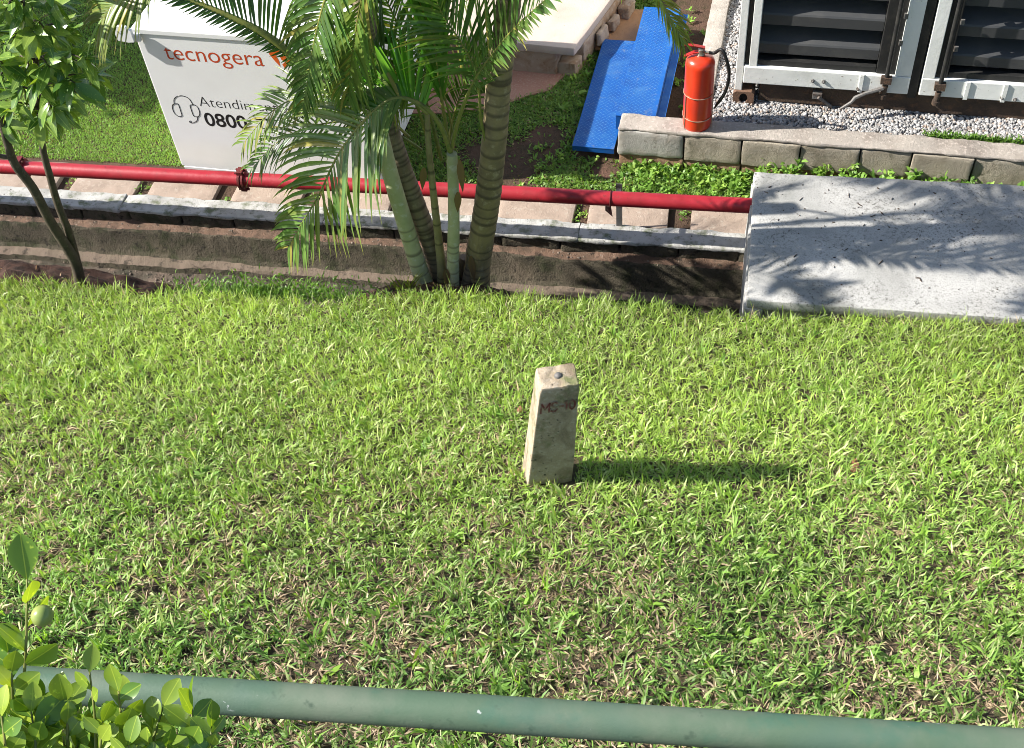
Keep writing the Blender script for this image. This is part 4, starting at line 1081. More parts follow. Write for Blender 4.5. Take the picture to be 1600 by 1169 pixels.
# right hand fronds around the thick stem
frond([Q(704, 238, 5.0), Q(714, 195, 4.98), Q(728, 155, 4.95), Q(748, 116, 4.92), Q(777, 76, 4.88), Q(808, 40, 4.84), Q(850, 2, 4.8), Q(900, -45, 4.76)], face, 0.44, 38, 0.34, 60, 62, 0.25, 0.4, 0.1, 0.028, 0.013, GR, True, lenR=0.35, lenL=1.15, tipk=0.7, label='palm frond fanning across the thick stem')
frond([Q(712, 300, 5.05), Q(700, 220, 5.06), Q(688, 140, 5.08), Q(678, 60, 5.1), Q(670, -30, 5.12), Q(664, -110, 5.14)], face, 0.55, 34, 0.36, 16, 16, 0.02, 0.02, 0.05, 0.034, 0.014, (0.04, 0.15, 0.014), True, tipk=0.8, jit=0.8)
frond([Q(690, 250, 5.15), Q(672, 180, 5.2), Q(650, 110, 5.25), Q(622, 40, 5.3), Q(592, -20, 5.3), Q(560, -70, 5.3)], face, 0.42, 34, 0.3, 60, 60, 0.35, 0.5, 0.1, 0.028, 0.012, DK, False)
frond([Q(640, 215, 5.2), Q(590, 170, 5.22), Q(530, 142, 5.2), Q(470, 150, 5.16), Q(420, 178, 5.12), Q(382, 222, 5.1)], face, 0.30, 34, 0.2, 60, 62, 0.5, 0.7, 0.1, 0.022, 0.009, LT, False, tipk=0.5)
frond([Q(660, 235, 5.15), Q(610, 205, 5.15), Q(545, 190, 5.12), Q(480, 200, 5.08), Q(430, 225, 5.05), Q(395, 262, 5.03)], face, 0.28, 30, 0.2, 60, 62, 0.4, 0.7, 0.1, 0.022, 0.009, GR, False, tipk=0.5)
frond([Q(676, 300, 5.1), Q(668, 220, 5.12), Q(640, 140, 5.12), Q(600, 90, 5.1), Q(560, 70, 5.08), Q(510, 85, 5.05), Q(480, 130, 5.04)], face, 0.40, 36, 0.25, 60, 60, 0.5, 0.6, 0.12, 0.026, 0.011, GR, False, tipk=0.5)
frond([Q(709, 270, 5.1), Q(706, 200, 5.12), Q(690, 140, 5.15), Q(670, 118, 5.15), Q(645, 122, 5.12), Q(625, 150, 5.1), Q(612, 185, 5.1)], face, 0.24, 26, 0.3, 55, 55, 0.8, 0.8, 0.1, 0.018, 0.008, LT, False)
frond([Q(700, 255, 5.25), Q(705, 200, 5.3), Q(716, 160, 5.32), Q(735, 120, 5.34), Q(758, 80, 5.34)], face, 0.26, 22, 0.3, 50, 50, 0.6, 0.6, 0.1, 0.024, 0.010, DK, False)  # this frond's shade is in its dark tint
frond([Q(764, 240, 5.02), Q(752, 190, 5.0), Q(748, 140, 4.97), Q(738, 100, 4.95), Q(716, 60, 4.93), Q(690, 20, 4.92), Q(670, -40, 4.9)], face, 0.40, 30, 0.35, 55, 58, 0.4, 0.5, 0.1, 0.026, 0.010, GR, False)
# crown of the tall stem, mostly above the picture: its shadow falls on the chamber lid
cr = S5[-1] + Vector((0, 0, 0.12))
def crown_frond(az, L, rise, sag, tint=GR, n=40, W=0.030, single=False, leaf=0.42):
    h = Vector((math.cos(R(az)), math.sin(R(az)), 0)); P = []
    for t in np.linspace(0, 1, 7): P.append(cr + h * (L * t * (1 - 0.12 * t)) + Vector((0, 0, rise * t - sag * t * t)))
    frond(P, Vector((0, 0, 1)) - h * 0.15, leaf, n, 0.18, 60, 60, 0.55, 0.55, 0.3, W, 0.014, tint, single, tipk=0.45)
for az, L, rise, sag in ((-12, 2.1, 1.25, 0.85), (4, 2.0, 1.0, 0.75), (-26, 2.0, 1.3, 0.8), (-40, 1.9, 1.0, 0.7), (-62, 1.8, 1.1, 0.7), (18, 1.7, 1.3, 0.75), (-95, 1.6, 1.2, 0.6), (172, 2.0, 0.9, 0.55), (-178, 1.7, 1.15, 0.5), (-165, 2.0, 1.1, 0.6), (-140, 1.7, 1.3, 0.6), (196, 1.6, 1.3, 0.5)):
    crown_frond(az, L, rise, sag, W=0.040, n=44, leaf=0.46)
# frond tip hanging beside the extinguisher and another one at the far left
frond([cr, Q(895, -190, 5.1), Q(965, -110, 5.2), Q(1005, -45, 5.3), Q(1032, 0, 5.35), Q(1052, 36, 5.38), Q(1066, 66, 5.4)], face, 0.20, 20, 0.55, 38, 30, 0.5, 0.6, 0.1, 0.020, 0.008, (0.15, 0.22, 0.04), False, tipk=0.5, label='palm frond tip hanging beside the extinguisher')
frond([S2[-1], Q(470, -190, 4.9), Q(380, -150, 4.75), Q(290, -80, 4.65), Q(222, -22, 4.6), Q(182, 4, 4.58), Q(160, 30, 4.57)], face, 0.34, 26, 0.55, 55, 60, 0.75, 0.9, 0.1, 0.028, 0.010, (0.13, 0.20, 0.05), False, tipk=0.7, label='palm frond tip hanging at the top left')

# dry brown sheaths peeling off the stems and fibre round the feet
for (px, py, yy, L_, dpx) in ((718, 250, 4.95, 0.22, 6), (716, 300, 4.94, 0.15, -3), (663, 262, 4.98, 0.16, -8), (697, 420, 4.93, 0.14, 4), (735, 400, 4.98, 0.20, 10), (676, 440, 4.92, 0.12, -10)):
    a_ = Q(px, py, yy); d_ = (Q(px + dpx, py + 60, yy - 0.03) - a_).normalized()
    v_, f_, c_ = leaflet_geo(a_, d_, TOCAM, L_, 0.045, 0.4, (0.16, 0.10, 0.05), 6)
    me = bpy.data.meshes.new('dry_sheath'); me.from_pydata([tuple(q - base_of(palm)) for q in v_], [], f_); set_tint(me, [(0.17, 0.11, 0.06)] * len(c_)); smooth(me)
    mesh_obj('dry_sheath', me, M['leaflet'], palm)

# spiky yellow green tuft by the stem foot
def tuft(c, n, L, W, tint, name, label):
    b_v, b_f, b_c = [], [], []
    for i in range(n):
        a = random.uniform(0, 6.28); tl_ = random.uniform(0.2, 1.0)
        d = Vector((math.cos(a) * tl_, math.sin(a) * tl_, 1)); p = c + Vector((random.gauss(0, .03), random.gauss(0, .02), 0))
        v_, f_, c_ = leaflet_geo(p, d, Vector((math.cos(a + 1.57), math.sin(a + 1.57), 0.2)), L * random.uniform(.6, 1.1), W, 0.5, tint, 4)
        b0 = len(b_v); b_v += [tuple(q) for q in v_]; b_f += [tuple(j + b0 for j in q) for q in f_]; b_c += c_
    me = bpy.data.meshes.new(name); me.from_pydata(b_v, [], b_f); set_tint(me, b_c); smooth(me)
    return tag(mesh_obj(name, me, M['leaflet']), label, 'plant')
tuft(PZ(636, 458, 0.34), 40, 0.16, 0.010, (0.20, 0.24, 0.03), 'spiky_plant', 'small yellow green spiky plant at the foot of the leaning palm stem')

# ------------------------------------------------------------------ young tree at the left
tb = PZ(126, 441, 0.30)
tree = thing('young_tree', tb, 'young glossy leaved tree with two thin stems rising from the ditch bank', 'tree')
T1 = [PY(127, 446, tb.y), PY(115, 405, tb.y - .02), PY(78, 345, tb.y - .05), PY(52, 295, tb.y - .07), PY(24, 258, tb.y - .08), PY(12, 225, tb.y - .08), PY(0, 180, tb.y - .08), PY(-20, 90, tb.y - .1), PY(-30, -40, tb.y - .1)]
T2 = [PY(129, 444, tb.y + .03), PY(119, 405, tb.y + .03), PY(107, 362, tb.y + .02), PY(90, 318, tb.y + .02), PY(77, 272, tb.y + .02), PY(68, 238, tb.y + .02), PY(62, 190, tb.y), PY(58, 120, tb.y), PY(50, 40, tb.y), PY(40, -60, tb.y)]
for T_, r0, r1 in ((T1, 0.036, 0.014), (T2, 0.028, 0.012)):
    p_ = catmull(T_, 6); MB().tube(p_, [r0 + (r1 - r0) * i / (len(p_) - 1) for i in range(len(p_))], 12).build('trunk', M['bark'], tree, 60)
MB().tube(catmull([PY(17, 246, tb.y - .08), PY(-10, 240, tb.y - .1), PY(-50, 210, tb.y - .15), PY(-90, 150, tb.y - .2)], 5), 0.013, 8).build('branch', M['bark'], tree, 60)
leafmeshes = [leaf_mesh('leaf', 0.16 * s, 0.056 * s, c, 0.22, M['leaf_tree']) for s, c in ((1.0, 0.18), (0.85, 0.3), (1.1, 0.1), (0.7, 0.22), (0.95, 0.38))]
tips = []
def tip_at(px, py, dy): tips.append(PY(px, py, tb.y + dy))
for (px, py, dy) in ((120, 95, -.05), (75, 50, -.1), (95, 140, -.1), (45, 110, -.15), (20, 60, -.1), (20, 150, -.1), (110, 170, .05), (65, 190, -.1), (150, 118, .05), (85, 175, -.2), (40, 20, -.15), (88, 8, -.05), (5, 100, -.2), (62, 130, -.2), (25, 195, -.05), (-20, 60, -.1), (-25, 130, 0), (130, 145, .1), (10, 15, -.2), (60, 80, .1), (-40, 0, 0), (48, 165, .1), (30, 88, .12), (100, 40, .1), (12, 175, -.2), (78, 105, -.15), (105, 60, 0), (140, 95, -.1), (30, 130, .05), (0, 40, .05), (55, 55, -.2), (90, 185, .08), (15, 110, .1), (118, 130, -.15)):
    tip_at(px, py, dy)
for i in range(26): tips.append(PY(random.uniform(-160, 80), random.uniform(-260, -20), tb.y + random.uniform(-.5, .3)))
nleaf = 0
allv, allf = [], []
for it_, tip in enumerate(tips):
    src = min(catmull(T1, 3) + catmull(T2, 3), key=lambda q: (q - tip).length + (0 if q.z < tip.z - 0.02 else 1.0))
    mid = src.lerp(tip, 0.55) + Vector((0, 0, 0.05)); tw = catmull([src, mid, tip], 4)
    MB().tube(tw, [0.008 - 0.005 * i / (len(tw) - 1) for i in range(len(tw))], 6).build('twig', M['bark'], tree, 60)
    axis = (tip - mid).normalized()
    for k in range(9):
        a = k * 2.399 + random.uniform(-.3, .3); spread = random.uniform(0.5, 1.35)
        e1 = axis.cross(Vector((0.3, 0.2, 1))).normalized(); e2 = axis.cross(e1)
        d = axis * math.cos(spread) + (e1 * math.cos(a) + e2 * math.sin(a)) * math.sin(spread) + Vector((0, 0, -0.15))
        p = tip - axis * random.uniform(0, 0.09)
        me = leafmeshes[random.randrange(5)]
        Mo = orient(d, Vector((random.gauss(0, .3), random.gauss(0, .3) - 0.15, 1)), random.gauss(0, 0.35))
        if nleaf < 290:
            o = bpy.data.objects.new('leaf', me); link(o, tree)
            o.matrix_local = Matrix.Translation(p - tb) @ Mo.to_4x4(); nleaf += 1
        else:
            b0 = len(allv)
            allv += [tuple(Mo @ v.co + p - tb) for v in me.vertices]; allf += [tuple(j + b0 for j in q.vertices) for q in me.polygons]
if allv:
    me = bpy.data.meshes.new('leaves'); me.from_pydata(allv, [], allf); smooth(me)
    o = mesh_obj('leaves', me, M['leaf_tree'], tree); o['kind'] = 'stuff'

# ------------------------------------------------------------------ shrub in the corner in front of the rail
sb = PZ(110, 1330, 4.3)
bush = thing('green_shrub', sb, 'bright rounded leaf shrub growing in front of the green handrail', 'shrub')
bl_m = [leaf_mesh('leaf', 0.0255 * s, 0.0160 * s, c, 0.25, M['leaf_bush'], obovate=True, n=11) for s, c in ((1.0, 0.1), (0.8, 0.2), (1.15, 0.05), (0.9, -0.1))]
sprigs = []
def sprig(base, tip, dep, nl, sc=1.0, depb=None):
    d0 = dep if depb is None else depb
    a = CAMP + ray(*base) * d0; t_ = CAMP + ray(*tip) * dep
    mid = a.lerp(t_, 0.5) + Vector((0.004, 0.0, 0.006)); c_ = catmull([a, mid, t_], 5)
    MB().tube(c_, [0.0016 - 0.0008 * i / (len(c_) - 1) for i in range(len(c_))], 6).build('twig', M['rachis'], bush, 60)
    for k in range(nl):
        f = 0.30 + 0.70 * k / max(1, nl - 1); q = c_[min(len(c_) - 1, int(f * (len(c_) - 1)))]
        ax = (t_ - a).normalized(); an = k * 2.4 + random.uniform(-.4, .4); sp = random.uniform(0.55, 1.15) if k < nl - 1 else 0.2
        e1 = ax.cross(TOCAM).normalized(); e2 = e1.cross(ax)
        d = ax * math.cos(sp) + (e1 * math.cos(an) + e2 * math.sin(an) * 0.7) * math.sin(sp)
        o = bpy.data.objects.new('leaf', bl_m[random.randrange(4)]); link(o, bush)
        up_ = (TOCAM + Vector((random.gauss(0, .45), random.gauss(0, .45), random.gauss(0, .3)))).normalized()
        o.matrix_local = Matrix.Translation(q - sb) @ (orient(d, up_, random.gauss(0, .3)) * sc).to_4x4()
DP = 0.95
sprig((35, 1100), (42, 905), DP, 5, 1.25)
sprig((20, 1120), (12, 1010), DP, 7, 1.1)
sprig((70, 1180), (60, 1110), DP, 8)
sprig((105, 1180), (100, 1090), DP, 8)
sprig((150, 1200), (140, 1050), DP, 6, 0.85)
sprig((190, 1210), (185, 1080), DP, 10, 1.05)
sprig((215, 1215), (255, 1105), DP, 6)
sprig((290, 1220), (300, 1105), DP, 8, 0.95)
sprig((320, 1220), (330, 1130), DP, 7, 0.8)
sprig((240, 1230), (240, 1140), DP + .03, 8, 0.9)
for i in range(52):
    x_ = random.uniform(-60, 300); top_ = 1068 + 0.18 * max(0, x_)
    y_ = random.uniform(top_ + 25, top_ + 130)
    sprig((x_ + random.uniform(-20, 20), y_ + 100), (x_, y_), DP + random.uniform(-.03, .16), random.randint(6, 9), random.uniform(0.7, 1.15))
be = CAMP + ray(66, 962) * (DP - 0.01)
MB().lathe([(q[0] * 0.72, q[1] * 0.72) for q in [(0.001, -0.0125), (0.007, -0.011), (0.0112, -0.005), (0.0122, 0.001), (0.010, 0.007), (0.005, 0.0112), (0.001, 0.012)]], be, Vector((0.3, 0.2, 1)), 16).build('berry', M['berry'], bush, 60)

# ------------------------------------------------------------------ far shrub behind the palms, shade tree off to the left
def leaf_cloud(name, centre, rad, n, size, tints, label, cat, trunk_pts, trunk_r):
    t = thing(name, trunk_pts[0], label, cat)
    p_ = catmull(trunk_pts, 6); MB().tube(p_, [trunk_r * (1 - 0.7 * i / (len(p_) - 1)) for i in range(len(p_))], 10).build('trunk', M['bark'], t, 60)
    o3 = base_of(t); cl = []
    for i in range(26):
        d = Vector((random.gauss(0, 1), random.gauss(0, 1), random.gauss(0, .8))).normalized() * random.uniform(0.45, 1)
        cl.append(centre + Vector((d.x * rad[0], d.y * rad[1], d.z * rad[2])))
    for c in cl[:12]:
        src = p_[random.randint(len(p_) // 2, len(p_) - 1)]
        MB().tube([src, src.lerp(c, .5) + Vector((0, 0, .05)), c], [trunk_r * .3, trunk_r * .2, trunk_r * .1], 6).build('limb', M['bark'], t, 60)
    k = rng.integers(0, len(cl), n); cen = np.array([tuple(c) for c in cl])[k] + rng.normal(0, 1, (n, 3)) * np.array(rad) * 0.2
    az = rng.uniform(0, 6.28, n); el = rng.normal(-0.1, 0.6, n); s_ = size * rng.uniform(0.6, 1.2, n)
    d = np.stack([np.cos(az) * np.cos(el), np.sin(az) * np.cos(el), np.sin(el)], -1); sd = np.stack([-np.sin(az), np.cos(az), rng.normal(0, .4, n)], -1)
    V = np.stack([cen, cen + d * s_[:, None] * .5 + sd * s_[:, None] * .22, cen + d * s_[:, None], cen + d * s_[:, None] * .5 - sd * s_[:, None] * .22], 1) - np.array(tuple(o3))
    L_ = np.arange(n * 4); tn = np.array(tints)[rng.integers(0, len(tints), n)] * rng.uniform(.7, 1.3, (n, 1))
    o = np_mesh('crown', V.reshape(-1, 3), L_, np.full(n, 4), np.repeat(tn, 4, 0), M['leaf_far'], False, t)
    return t
c0 = PY(735, 20, 9.6)
leaf_cloud('garden_shrub', c0 + Vector((0, 0, 0.0)), (0.55, 0.5, 0.42), 2600, 0.085, [(0.07, 0.15, 0.03), (0.12, 0.21, 0.05), (0.05, 0.11, 0.025)], 'leafy green shrub behind the palm stems near the platform', 'shrub', [Vector((c0.x, c0.y, 0)), Vector((c0.x + .03, c0.y, 0.3)), c0], 0.035)
c0 = PY(600, 20, 9.4)
leaf_cloud('garden_shrub', c0, (0.55, 0.5, 0.45), 2600, 0.085, [(0.12, 0.20, 0.03), (0.17, 0.25, 0.04), (0.07, 0.14, 0.025)], 'yellow green shrub behind the palm fronds right of the white box', 'shrub', [Vector((c0.x, c0.y, 0)), Vector((c0.x + .03, c0.y, 0.3)), c0], 0.035)
leaf_cloud('shade_tree', Vector((-9.1, 7.0, 3.3)), (1.3, 1.1, 0.8), 5200, 0.15, [(0.05, 0.12, 0.02), (0.08, 0.16, 0.03)], 'broad leafy shade tree standing left of the white box', 'tree', [Vector((-9.6, 7.4, -0.02)), Vector((-9.5, 7.4, 1.2)), Vector((-9.3, 7.3, 3.0))], 0.10)

# ------------------------------------------------------------------ grass
def blades(P, L, W, az, tilt, bend, tint, name, label, cat='grass'):
    n = len(P)
    h = np.stack([np.cos(az), np.sin(az), np.zeros(n)], -1); up_ = np.array([0, 0, 1.0])
    sd = np.stack([-np.sin(az), np.cos(az), np.zeros(n)], -1)
    # roll the blade about its axis a little so that faces catch the light differently
    rl = rng.normal(0, 0.45, n)
    d1 = up_ * np.cos(tilt)[:, None] + h * np.sin(tilt)[:, None]
    nv = np.cross(sd, d1); sd = sd * np.cos(rl)[:, None] + nv * np.sin(rl)[:, None]
    d2 = up_ * np.cos(tilt + bend)[:, None] + h * np.sin(tilt + bend)[:, None]
    Lc = L[:, None]; Wc = W[:, None]
    mid = P + d1 * Lc * 0.5; tip = mid + d2 * Lc * 0.5
    V = np.stack([P - sd * Wc * .32, P + sd * Wc * .32, mid + sd * Wc * .5, mid - sd * Wc * .5, tip], 1)
    base = np.arange(n) * 5
    loops = np.stack([base, base + 1, base + 2, base + 3, base + 3, base + 2, base + 4], 1).ravel()
    sizes = np.tile([4, 3], n)
    o = np_mesh(name, V.reshape(-1, 3), loops, sizes, np.repeat(tint, 5, 0), M['blade'])
    if label: tag(o, label, cat, kind='stuff')
    return o
def in_view(x, y, z, mx=90):
    d = np.stack([x, y, z - CAMH], -1)
    r_, u_, f_ = (np.array(tuple(v)) for v in (CR, CU, CF))
    w_ = d @ f_; X_ = 800 + FPX * (d @ r_) / w_; Y_ = 584.5 - FPX * (d @ u_) / w_
    return X_, Y_
# --- mown slope
n0 = 640000
s_ = rng.uniform(-2.0, 10.2, n0); d_ = rng.uniform(-0.05, 4.6, n0)
x = EDGE_A.x + EDIR.x * s_ + ENRM.x * d_; y = EDGE_A.y + EDIR.y * s_ + ENRM.y * d_
z = lawn_z(x, y)
X_, Y_ = in_view(x, y, z)
inside = (X_ > -140) & (X_ < 1740) & (Y_ < 1290)
keep = (inside | (rng.random(n0) < 0.5)) & (d_ > edge_wobble(s_) * -1 - 0.02)
# leave the marker's foot and the tank clear
keep &= ~((np.abs(x - (bl.x + br_.x) / 2 - 0.0) < 0.115) & (np.abs(y - (yb + 0.1)) < 0.115))
tx = (x - _t0.x) * math.cos(TA) + (y - _t0.y) * math.sin(TA); ty = -(x - _t0.x) * math.sin(TA) + (y - _t0.y) * math.cos(TA)
keep &= ~((tx > -0.03) & (ty > -0.03))
near = np.clip((d_ - 1.05) / 1.9, 0, 1)           # the lower, drier half of the slope
x, y, z, near, d_ = x[keep], y[keep], z[keep], near[keep], d_[keep]
n = len(x)
# most blades spring from crowns: pull them to the nearest of many clump centres and fan them outwards
cell = 0.042
gx, gy = np.floor(x / cell), np.floor(y / cell)
def h01(a, b, k): 
    v = np.sin(a * 127.1 + b * 311.7 + k * 74.7) * 43758.5453; return v - np.floor(v)
cxx, cyy = (gx + h01(gx, gy, 1)) * cell, (gy + h01(gx, gy, 2)) * cell
clump = rng.random(n) < 0.62
pull = np.where(clump, rng.uniform(0.45, 0.9, n), 0.0)
x = x + (cxx - x) * pull; y = y + (cyy - y) * pull
az = np.where(clump, np.arctan2(y - cyy, x - cxx) + rng.normal(0, 0.5, n), rng.uniform(0, 6.283, n))
z = lawn_z(x, y)
cl_r = h01(gx, gy, 3); cl_t = h01(gx, gy, 4); cl_h = h01(gx, gy, 5)
dens = 0.5 + 0.5 * wave(x, y, 31, 5) + 0.35 * wave(x, y, 32, 16)
kind = rng.random(n)
patch = np.clip(0.5 + 0.8 * wave(x, y, 61, 4.2) + 0.5 * wave(x, y, 62, 11), 0, 1)
pd_dry = np.clip(0.06 + 0.62 * near * (1 - patch) ** 1.5 + 0.12 * near + 0.12 * (cl_r < 0.12), 0.05, 0.62)
dry = kind < pd_dry
drop_ = (cl_r > 0.86) & (rng.random(n) < 0.35 + 0.5 * near)
L = (0.022 + 0.048 * rng.random(n) ** 1.4) * (1.08 - 0.12 * near) * (0.75 + 0.55 * cl_h)
W = np.where(rng.random(n) < 0.12 + 0.5 * near, rng.uniform(0.0058, 0.0105, n), rng.uniform(0.0026, 0.0052, n))
tilt = np.abs(rng.normal(0.72 + 0.22 * near, 0.42, n)); bend = rng.normal(0.42, 0.42, n)
tilt[~clump] += 0.25
tall = (kind > 0.965)
L[tall] *= rng.uniform(1.3, 2.0, tall.sum()); tilt[tall] = np.abs(rng.normal(0.42, 0.25, tall.sum()))
tilt[dry] = rng.uniform(0.9, 1.6, dry.sum()); W[dry] *= 0.75
edge = np.clip(1 - d_ / 0.22, 0, 1); L *= 1 + 0.45 * edge; tilt *= 1 - 0.3 * edge
g1 = np.array([0.37, 0.50, 0.095]); g2 = np.array([0.21, 0.345, 0.065]); g3 = np.array([0.48, 0.55, 0.25])
mixv = np.clip(0.55 * cl_t + 0.45 * rng.random(n) + 0.22 * wave(x, y, 41, 3) + 0.12 * (1 - near), 0, 1)[:, None]
nn_ = near[:, None] * 0.85
g1 = g1 * (1 - nn_) + np.array([0.25, 0.43, 0.095]) * nn_; g2 = g2 * (1 - nn_) + np.array([0.125, 0.265, 0.06]) * nn_
tint = g2 * (1 - mixv) + g1 * mixv
lt = (rng.random(n) < 0.20)[:, None]; tint = np.where(lt, g3, tint)
tint = tint * (1 - 0.10 * near[:, None]) * (0.9 + 0.25 * np.clip(0.5 + 0.6 * wave(x, y, 71, 2.2), 0, 1))[:, None] * rng.uniform(0.72, 1.22, (n, 1))
dt = np.array([0.56, 0.42, 0.29]) * rng.uniform(0.5, 1.15, (n, 1)); tint = np.where(dry[:, None], dt, tint)
z = z + np.where(dry, 0.0, rng.uniform(0, 0.014, n))
ntf = 620
sT = rng.uniform(-0.3, 7.4, ntf); dT = 0.1 + 3.9 * rng.uniform(0, 1, ntf) ** 0.8
xT = EDGE_A.x + EDIR.x * sT + ENRM.x * dT; yT = EDGE_A.y + EDIR.y * sT + ENRM.y * dT
XT, YT = in_view(xT, yT, lawn_z(xT, yT)); ok_ = (XT > -80) & (XT < 1680) & (YT < 1230) & ~((np.abs(XT - 860) < 70) & (np.abs(YT - 690) < 110))
xT, yT = xT[ok_], yT[ok_]; mT = rng.integers(4, 10, len(xT)); idx = np.repeat(np.arange(len(xT)), mT); nT = len(idx)
xx_, yy_ = xT[idx] + rng.normal(0, .012, nT), yT[idx] + rng.normal(0, .012, nT)
ros = (rng.random(len(xT)) < 0.45)[idx]
Ls = np.where(ros, rng.uniform(.045, .085, nT), rng.uniform(.06, .125, nT)); Ws = np.where(ros, rng.uniform(.012, .020, nT), rng.uniform(.006, .010, nT))
tl2 = np.where(ros, rng.uniform(.7, 1.35, nT), np.abs(rng.normal(.35, .25, nT)))
tt = np.where((rng.random(len(xT)) < .5)[idx][:, None], np.array([0.24, 0.40, 0.06]), np.array([0.17, 0.31, 0.055])) * rng.uniform(.8, 1.15, (nT, 1))
x = np.concatenate([x, xx_]); y = np.concatenate([y, yy_]); z = np.concatenate([z, lawn_z(xx_, yy_)]); L = np.concatenate([L, Ls]); W = np.concatenate([W, Ws]); az = np.concatenate([az, rng.uniform(0, 6.283, nT)])
tilt = np.concatenate([tilt, tl2]); bend = np.concatenate([bend, rng.normal(.5, .3, nT)]); tint = np.concatenate([tint, tt])
kp = np.ones(len(x), bool); kp[:len(drop_)] = ~drop_
x, y, z, L, W, az, tilt, bend, tint = [q[kp] for q in (x, y, z, L, W, az, tilt, bend, tint)]
blades(np.stack([x, y, z], -1), L, W, az, tilt, bend, tint, 'lawn_grass', 'sunlit green mown grass with dry blades covering the slope')

# --- grass and creeping weeds on the lower ground
def pix_poly(X_, Y_, poly):
    inside = np.zeros(len(X_), bool); j = len(poly) - 1
    for i in range(len(poly)):
        xi, yi = poly[i]; xj, yj = poly[j]
        c = ((yi > Y_) != (yj > Y_)) & (X_ < (xj - xi) * (Y_ - yi) / (yj - yi + 1e-9) + xi)
        inside ^= c; j = i
    return inside
n0 = 480000
x = np.where(rng.random(n0) < 0.55, rng.uniform(-7.2, -3.9, n0), rng.uniform(-3.9, -0.05, n0)); y = rng.uniform(6.0, 10.3, n0)
dl = np.cos(-DANG) * (y - DO.y) + np.sin(-DANG) * (x - DO.x)
keep = dl > 0.56
keep &= ~((x > BX0 - .0) & (x < BX1) & (y > BY0 - 0.01) & (y < BY1))
keep &= ~((x > -1.10) & (y > YF - 0.005)) & ~((x > -1.44) & (x < -1.1) & (y > 6.62) & (y < 8.0))
z = lower_z(x, y); X_, Y_ = in_view(x, y, z)
keep &= (X_ > -60) & (X_ < 1300) & (Y_ > -50)
soilp = np.zeros(n0)
def blob(px, py, rx, ry): return np.exp(-(((X_ - px) / rx) ** 2 + ((Y_ - py) / ry) ** 2))
soilp = blob(820, 240, 62, 34) + blob(790, 275, 40, 22) + blob(945, 262, 26, 20) + blob(860, 215, 30, 20) + 0.6 * blob(740, 240, 40, 26)
keep &= rng.random(n0) > np.clip(soilp * 1.25 + 0.25 * wave(x, y, 55, 11) * soilp, 0, 0.985)
keep &= ~pix_poly(X_, Y_, [(560, 178), (700, 176), (782, 166), (822, 150), (858, 141), (882, 118), (905, 90), (905, -60), (520, -60), (520, 70)])
x, y, z = x[keep], y[keep], z[keep]; n = len(x)
left = np.clip((-x - 3.6) / 0.6, 0, 1); right = np.clip((x + 3.0) / 1.2, 0, 1)           # creeping weeds towards the right, fine turf at the left
wd = (rng.random(n) < 0.55 * right)
L = np.where(wd, rng.uniform(0.02, 0.042, n), rng.uniform(0.025, 0.05, n)); W = np.where(wd, rng.uniform(0.012, 0.022, n), rng.uniform(0.005, 0.009, n))
tilt = np.where(wd, rng.uniform(0.6, 1.35, n), np.abs(rng.normal(0.6, 0.35, n)))
tint = np.where((rng.random(n) < 0.5)[:, None], np.array([0.15, 0.27, 0.05]), np.array([0.21, 0.335, 0.065])) * rng.uniform(0.7, 1.2, (n, 1))
L = L * (1 - 0.35 * left); W = W * (1 - 0.35 * left); tint = tint * (1 + 0.35 * left[:, None])
dryb = rng.random(n) < 0.05; tint[dryb] = np.array([0.30, 0.22, 0.12]); 
blades(np.stack([x, y, z], -1), L, W, rng.uniform(0, 6.283, n), tilt, rng.normal(0.5, .3, n), tint, 'ground_grass', 'short grass and creeping weeds on the ground behind the red pipe')
# --- leafy weeds along the foot of the block wall and in the slab joints
cl = []
for i in range(300):
    xx = random.uniform(-1.08, 2.0); cl.append((xx, YF - abs(random.gauss(0.03, 0.07)) - 0.01, 0.0, 1.0 if xx < -0.1 else 1.35))
for i in range(60): cl.append((random.uniform(-1.0, -0.15), random.uniform(6.2, 6.6), 0, 0.8))
for i in range(30): cl.append((random.uniform(-1.75, -1.2), random.uniform(6.2, 6.75), 0, 0.75))
for i in range(26): cl.append((random.uniform(-1.62, -1.46), random.uniform(7.0, 8.6), 0, 1.0))
for i in range(22): cl.append((random.uniform(-0.86, -0.66), random.uniform(6.85, 8.6), 0, 0.9))
for x0 in (-5.09, -4.48, -3.83, -3.18, -2.54, -1.89, -1.258, -0.56):
    for i in range(7):
        p = D(x0 - DO.x + random.uniform(-.035, .04), random.uniform(0.19, 0.54), 0); cl.append((p.x, p.y, 0, 0.5))
P_, L_, W_, A_, T_, C_ = [], [], [], [], [], []
for (xx, yy, zz, sc) in cl:
    g = random.uniform(0.75, 1.25); tn = random.choice([(0.20, 0.36, 0.06), (0.26, 0.40, 0.075), (0.15, 0.29, 0.05)])
    hgt = random.uniform(0.0, 0.07) * sc if sc < 1.2 else random.uniform(0.04, 0.19)
    for k in range(random.randint(6, 11)):
        P_.append((xx + random.gauss(0, .015), yy + random.gauss(0, .015), zz + hgt * (random.random() if sc < 1.2 else random.uniform(0.3, 1)))); L_.append(random.uniform(0.03, 0.062) * min(sc, 0.95)); W_.append(random.uniform(0.015, 0.027) * min(sc, 0.95))
        A_.append(random.uniform(0, 6.283)); T_.append(random.uniform(0.35, 1.25)); C_.append([q * g for q in tn])
n = len(P_)
blades(np.array(P_), np.array(L_), np.array(W_), np.array(A_), np.array(T_), rng.normal(0.5, .3, n), np.array(C_), 'leafy_weeds', 'bright broad leaved weeds along the wall foot and slab joints', 'weeds')
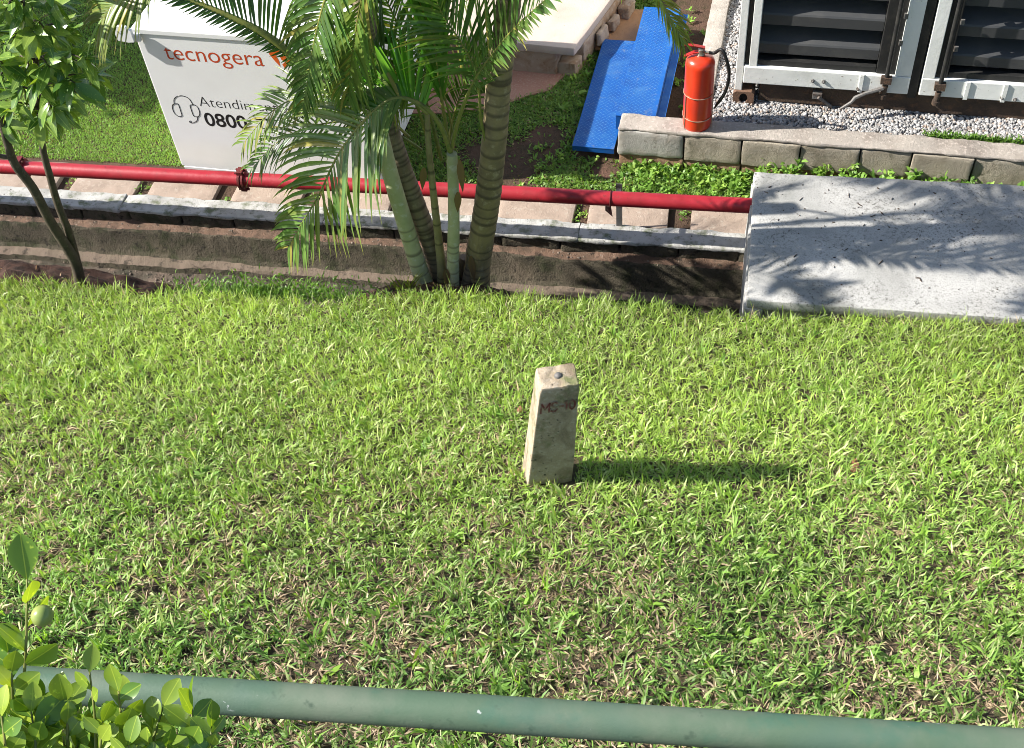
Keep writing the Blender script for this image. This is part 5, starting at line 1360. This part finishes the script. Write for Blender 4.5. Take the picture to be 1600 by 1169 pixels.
nl_ = 1500
cs_ = rng.random(nl_) < 0.6
bx_ = np.where(cs_, rng.normal(-1.9, 0.33, nl_), rng.normal(-4.5, 0.45, nl_))
sE, dE = edge_sd(bx_, np.zeros(nl_)); off_ = -np.abs(rng.normal(0.0, 0.20, nl_)) - 0.01
lx = EDGE_A.x + EDIR.x * sE; lx = bx_; ly = EDGE_A.y + (bx_ - EDGE_A.x) * EDIR.y / EDIR.x - off_
hm = np.where(cs_, 1 - ((bx_ + 1.95) / 0.95) ** 2, 1 - ((bx_ + 4.95) / 1.25) ** 2); fm = 1 - (off_ / np.where(cs_, 0.55, 0.72)) ** 2
lz = -0.36 + np.where(cs_, 0.76, 0.74) * (np.clip(hm, 0, 1) * np.clip(fm, 0, 1)) ** 0.7 + 0.03
blades(np.stack([lx, ly, lz], -1), rng.uniform(.02, .07, nl_), rng.uniform(.003, .010, nl_), rng.uniform(0, 6.28, nl_), rng.uniform(1.0, 1.75, nl_), rng.normal(.2, .4, nl_), np.array([0.24, 0.14, 0.075]) * rng.uniform(.3, 1.5, (nl_, 1)), 'dry_litter', 'brown fibre and dry leaf litter round the palm and tree feet', 'litter')
# small green fringe on the gravel at the right and on the ditch bank
P_ = []; 
for i in range(900):
    t = random.random(); P_.append((0.98 + 0.9 * t + random.gauss(0, .03), YF + 0.185 + abs(random.gauss(0, 0.022)) , 0.295))
for i in range(2200):
    q = PZ(random.uniform(270, 560), 0, 0.2) if False else EDGE_A + EDIR * random.triangular(1.0, 2.5, 1.7) + ENRM * (-abs(random.gauss(0, 0.08))); P_.append((q.x, q.y, 0.40 + random.uniform(0, .05)))
P_ = np.array(P_); n = len(P_)
blades(P_, rng.uniform(.025, .06, n), rng.uniform(.006, .012, n), rng.uniform(0, 6.28, n), np.abs(rng.normal(.6, .4, n)), rng.normal(.5, .3, n), np.array([0.12, 0.23, 0.035]) * rng.uniform(.7, 1.25, (n, 1)), 'fringe_grass', 'thin fringe of grass on the gravel edge and the ditch bank', 'grass')
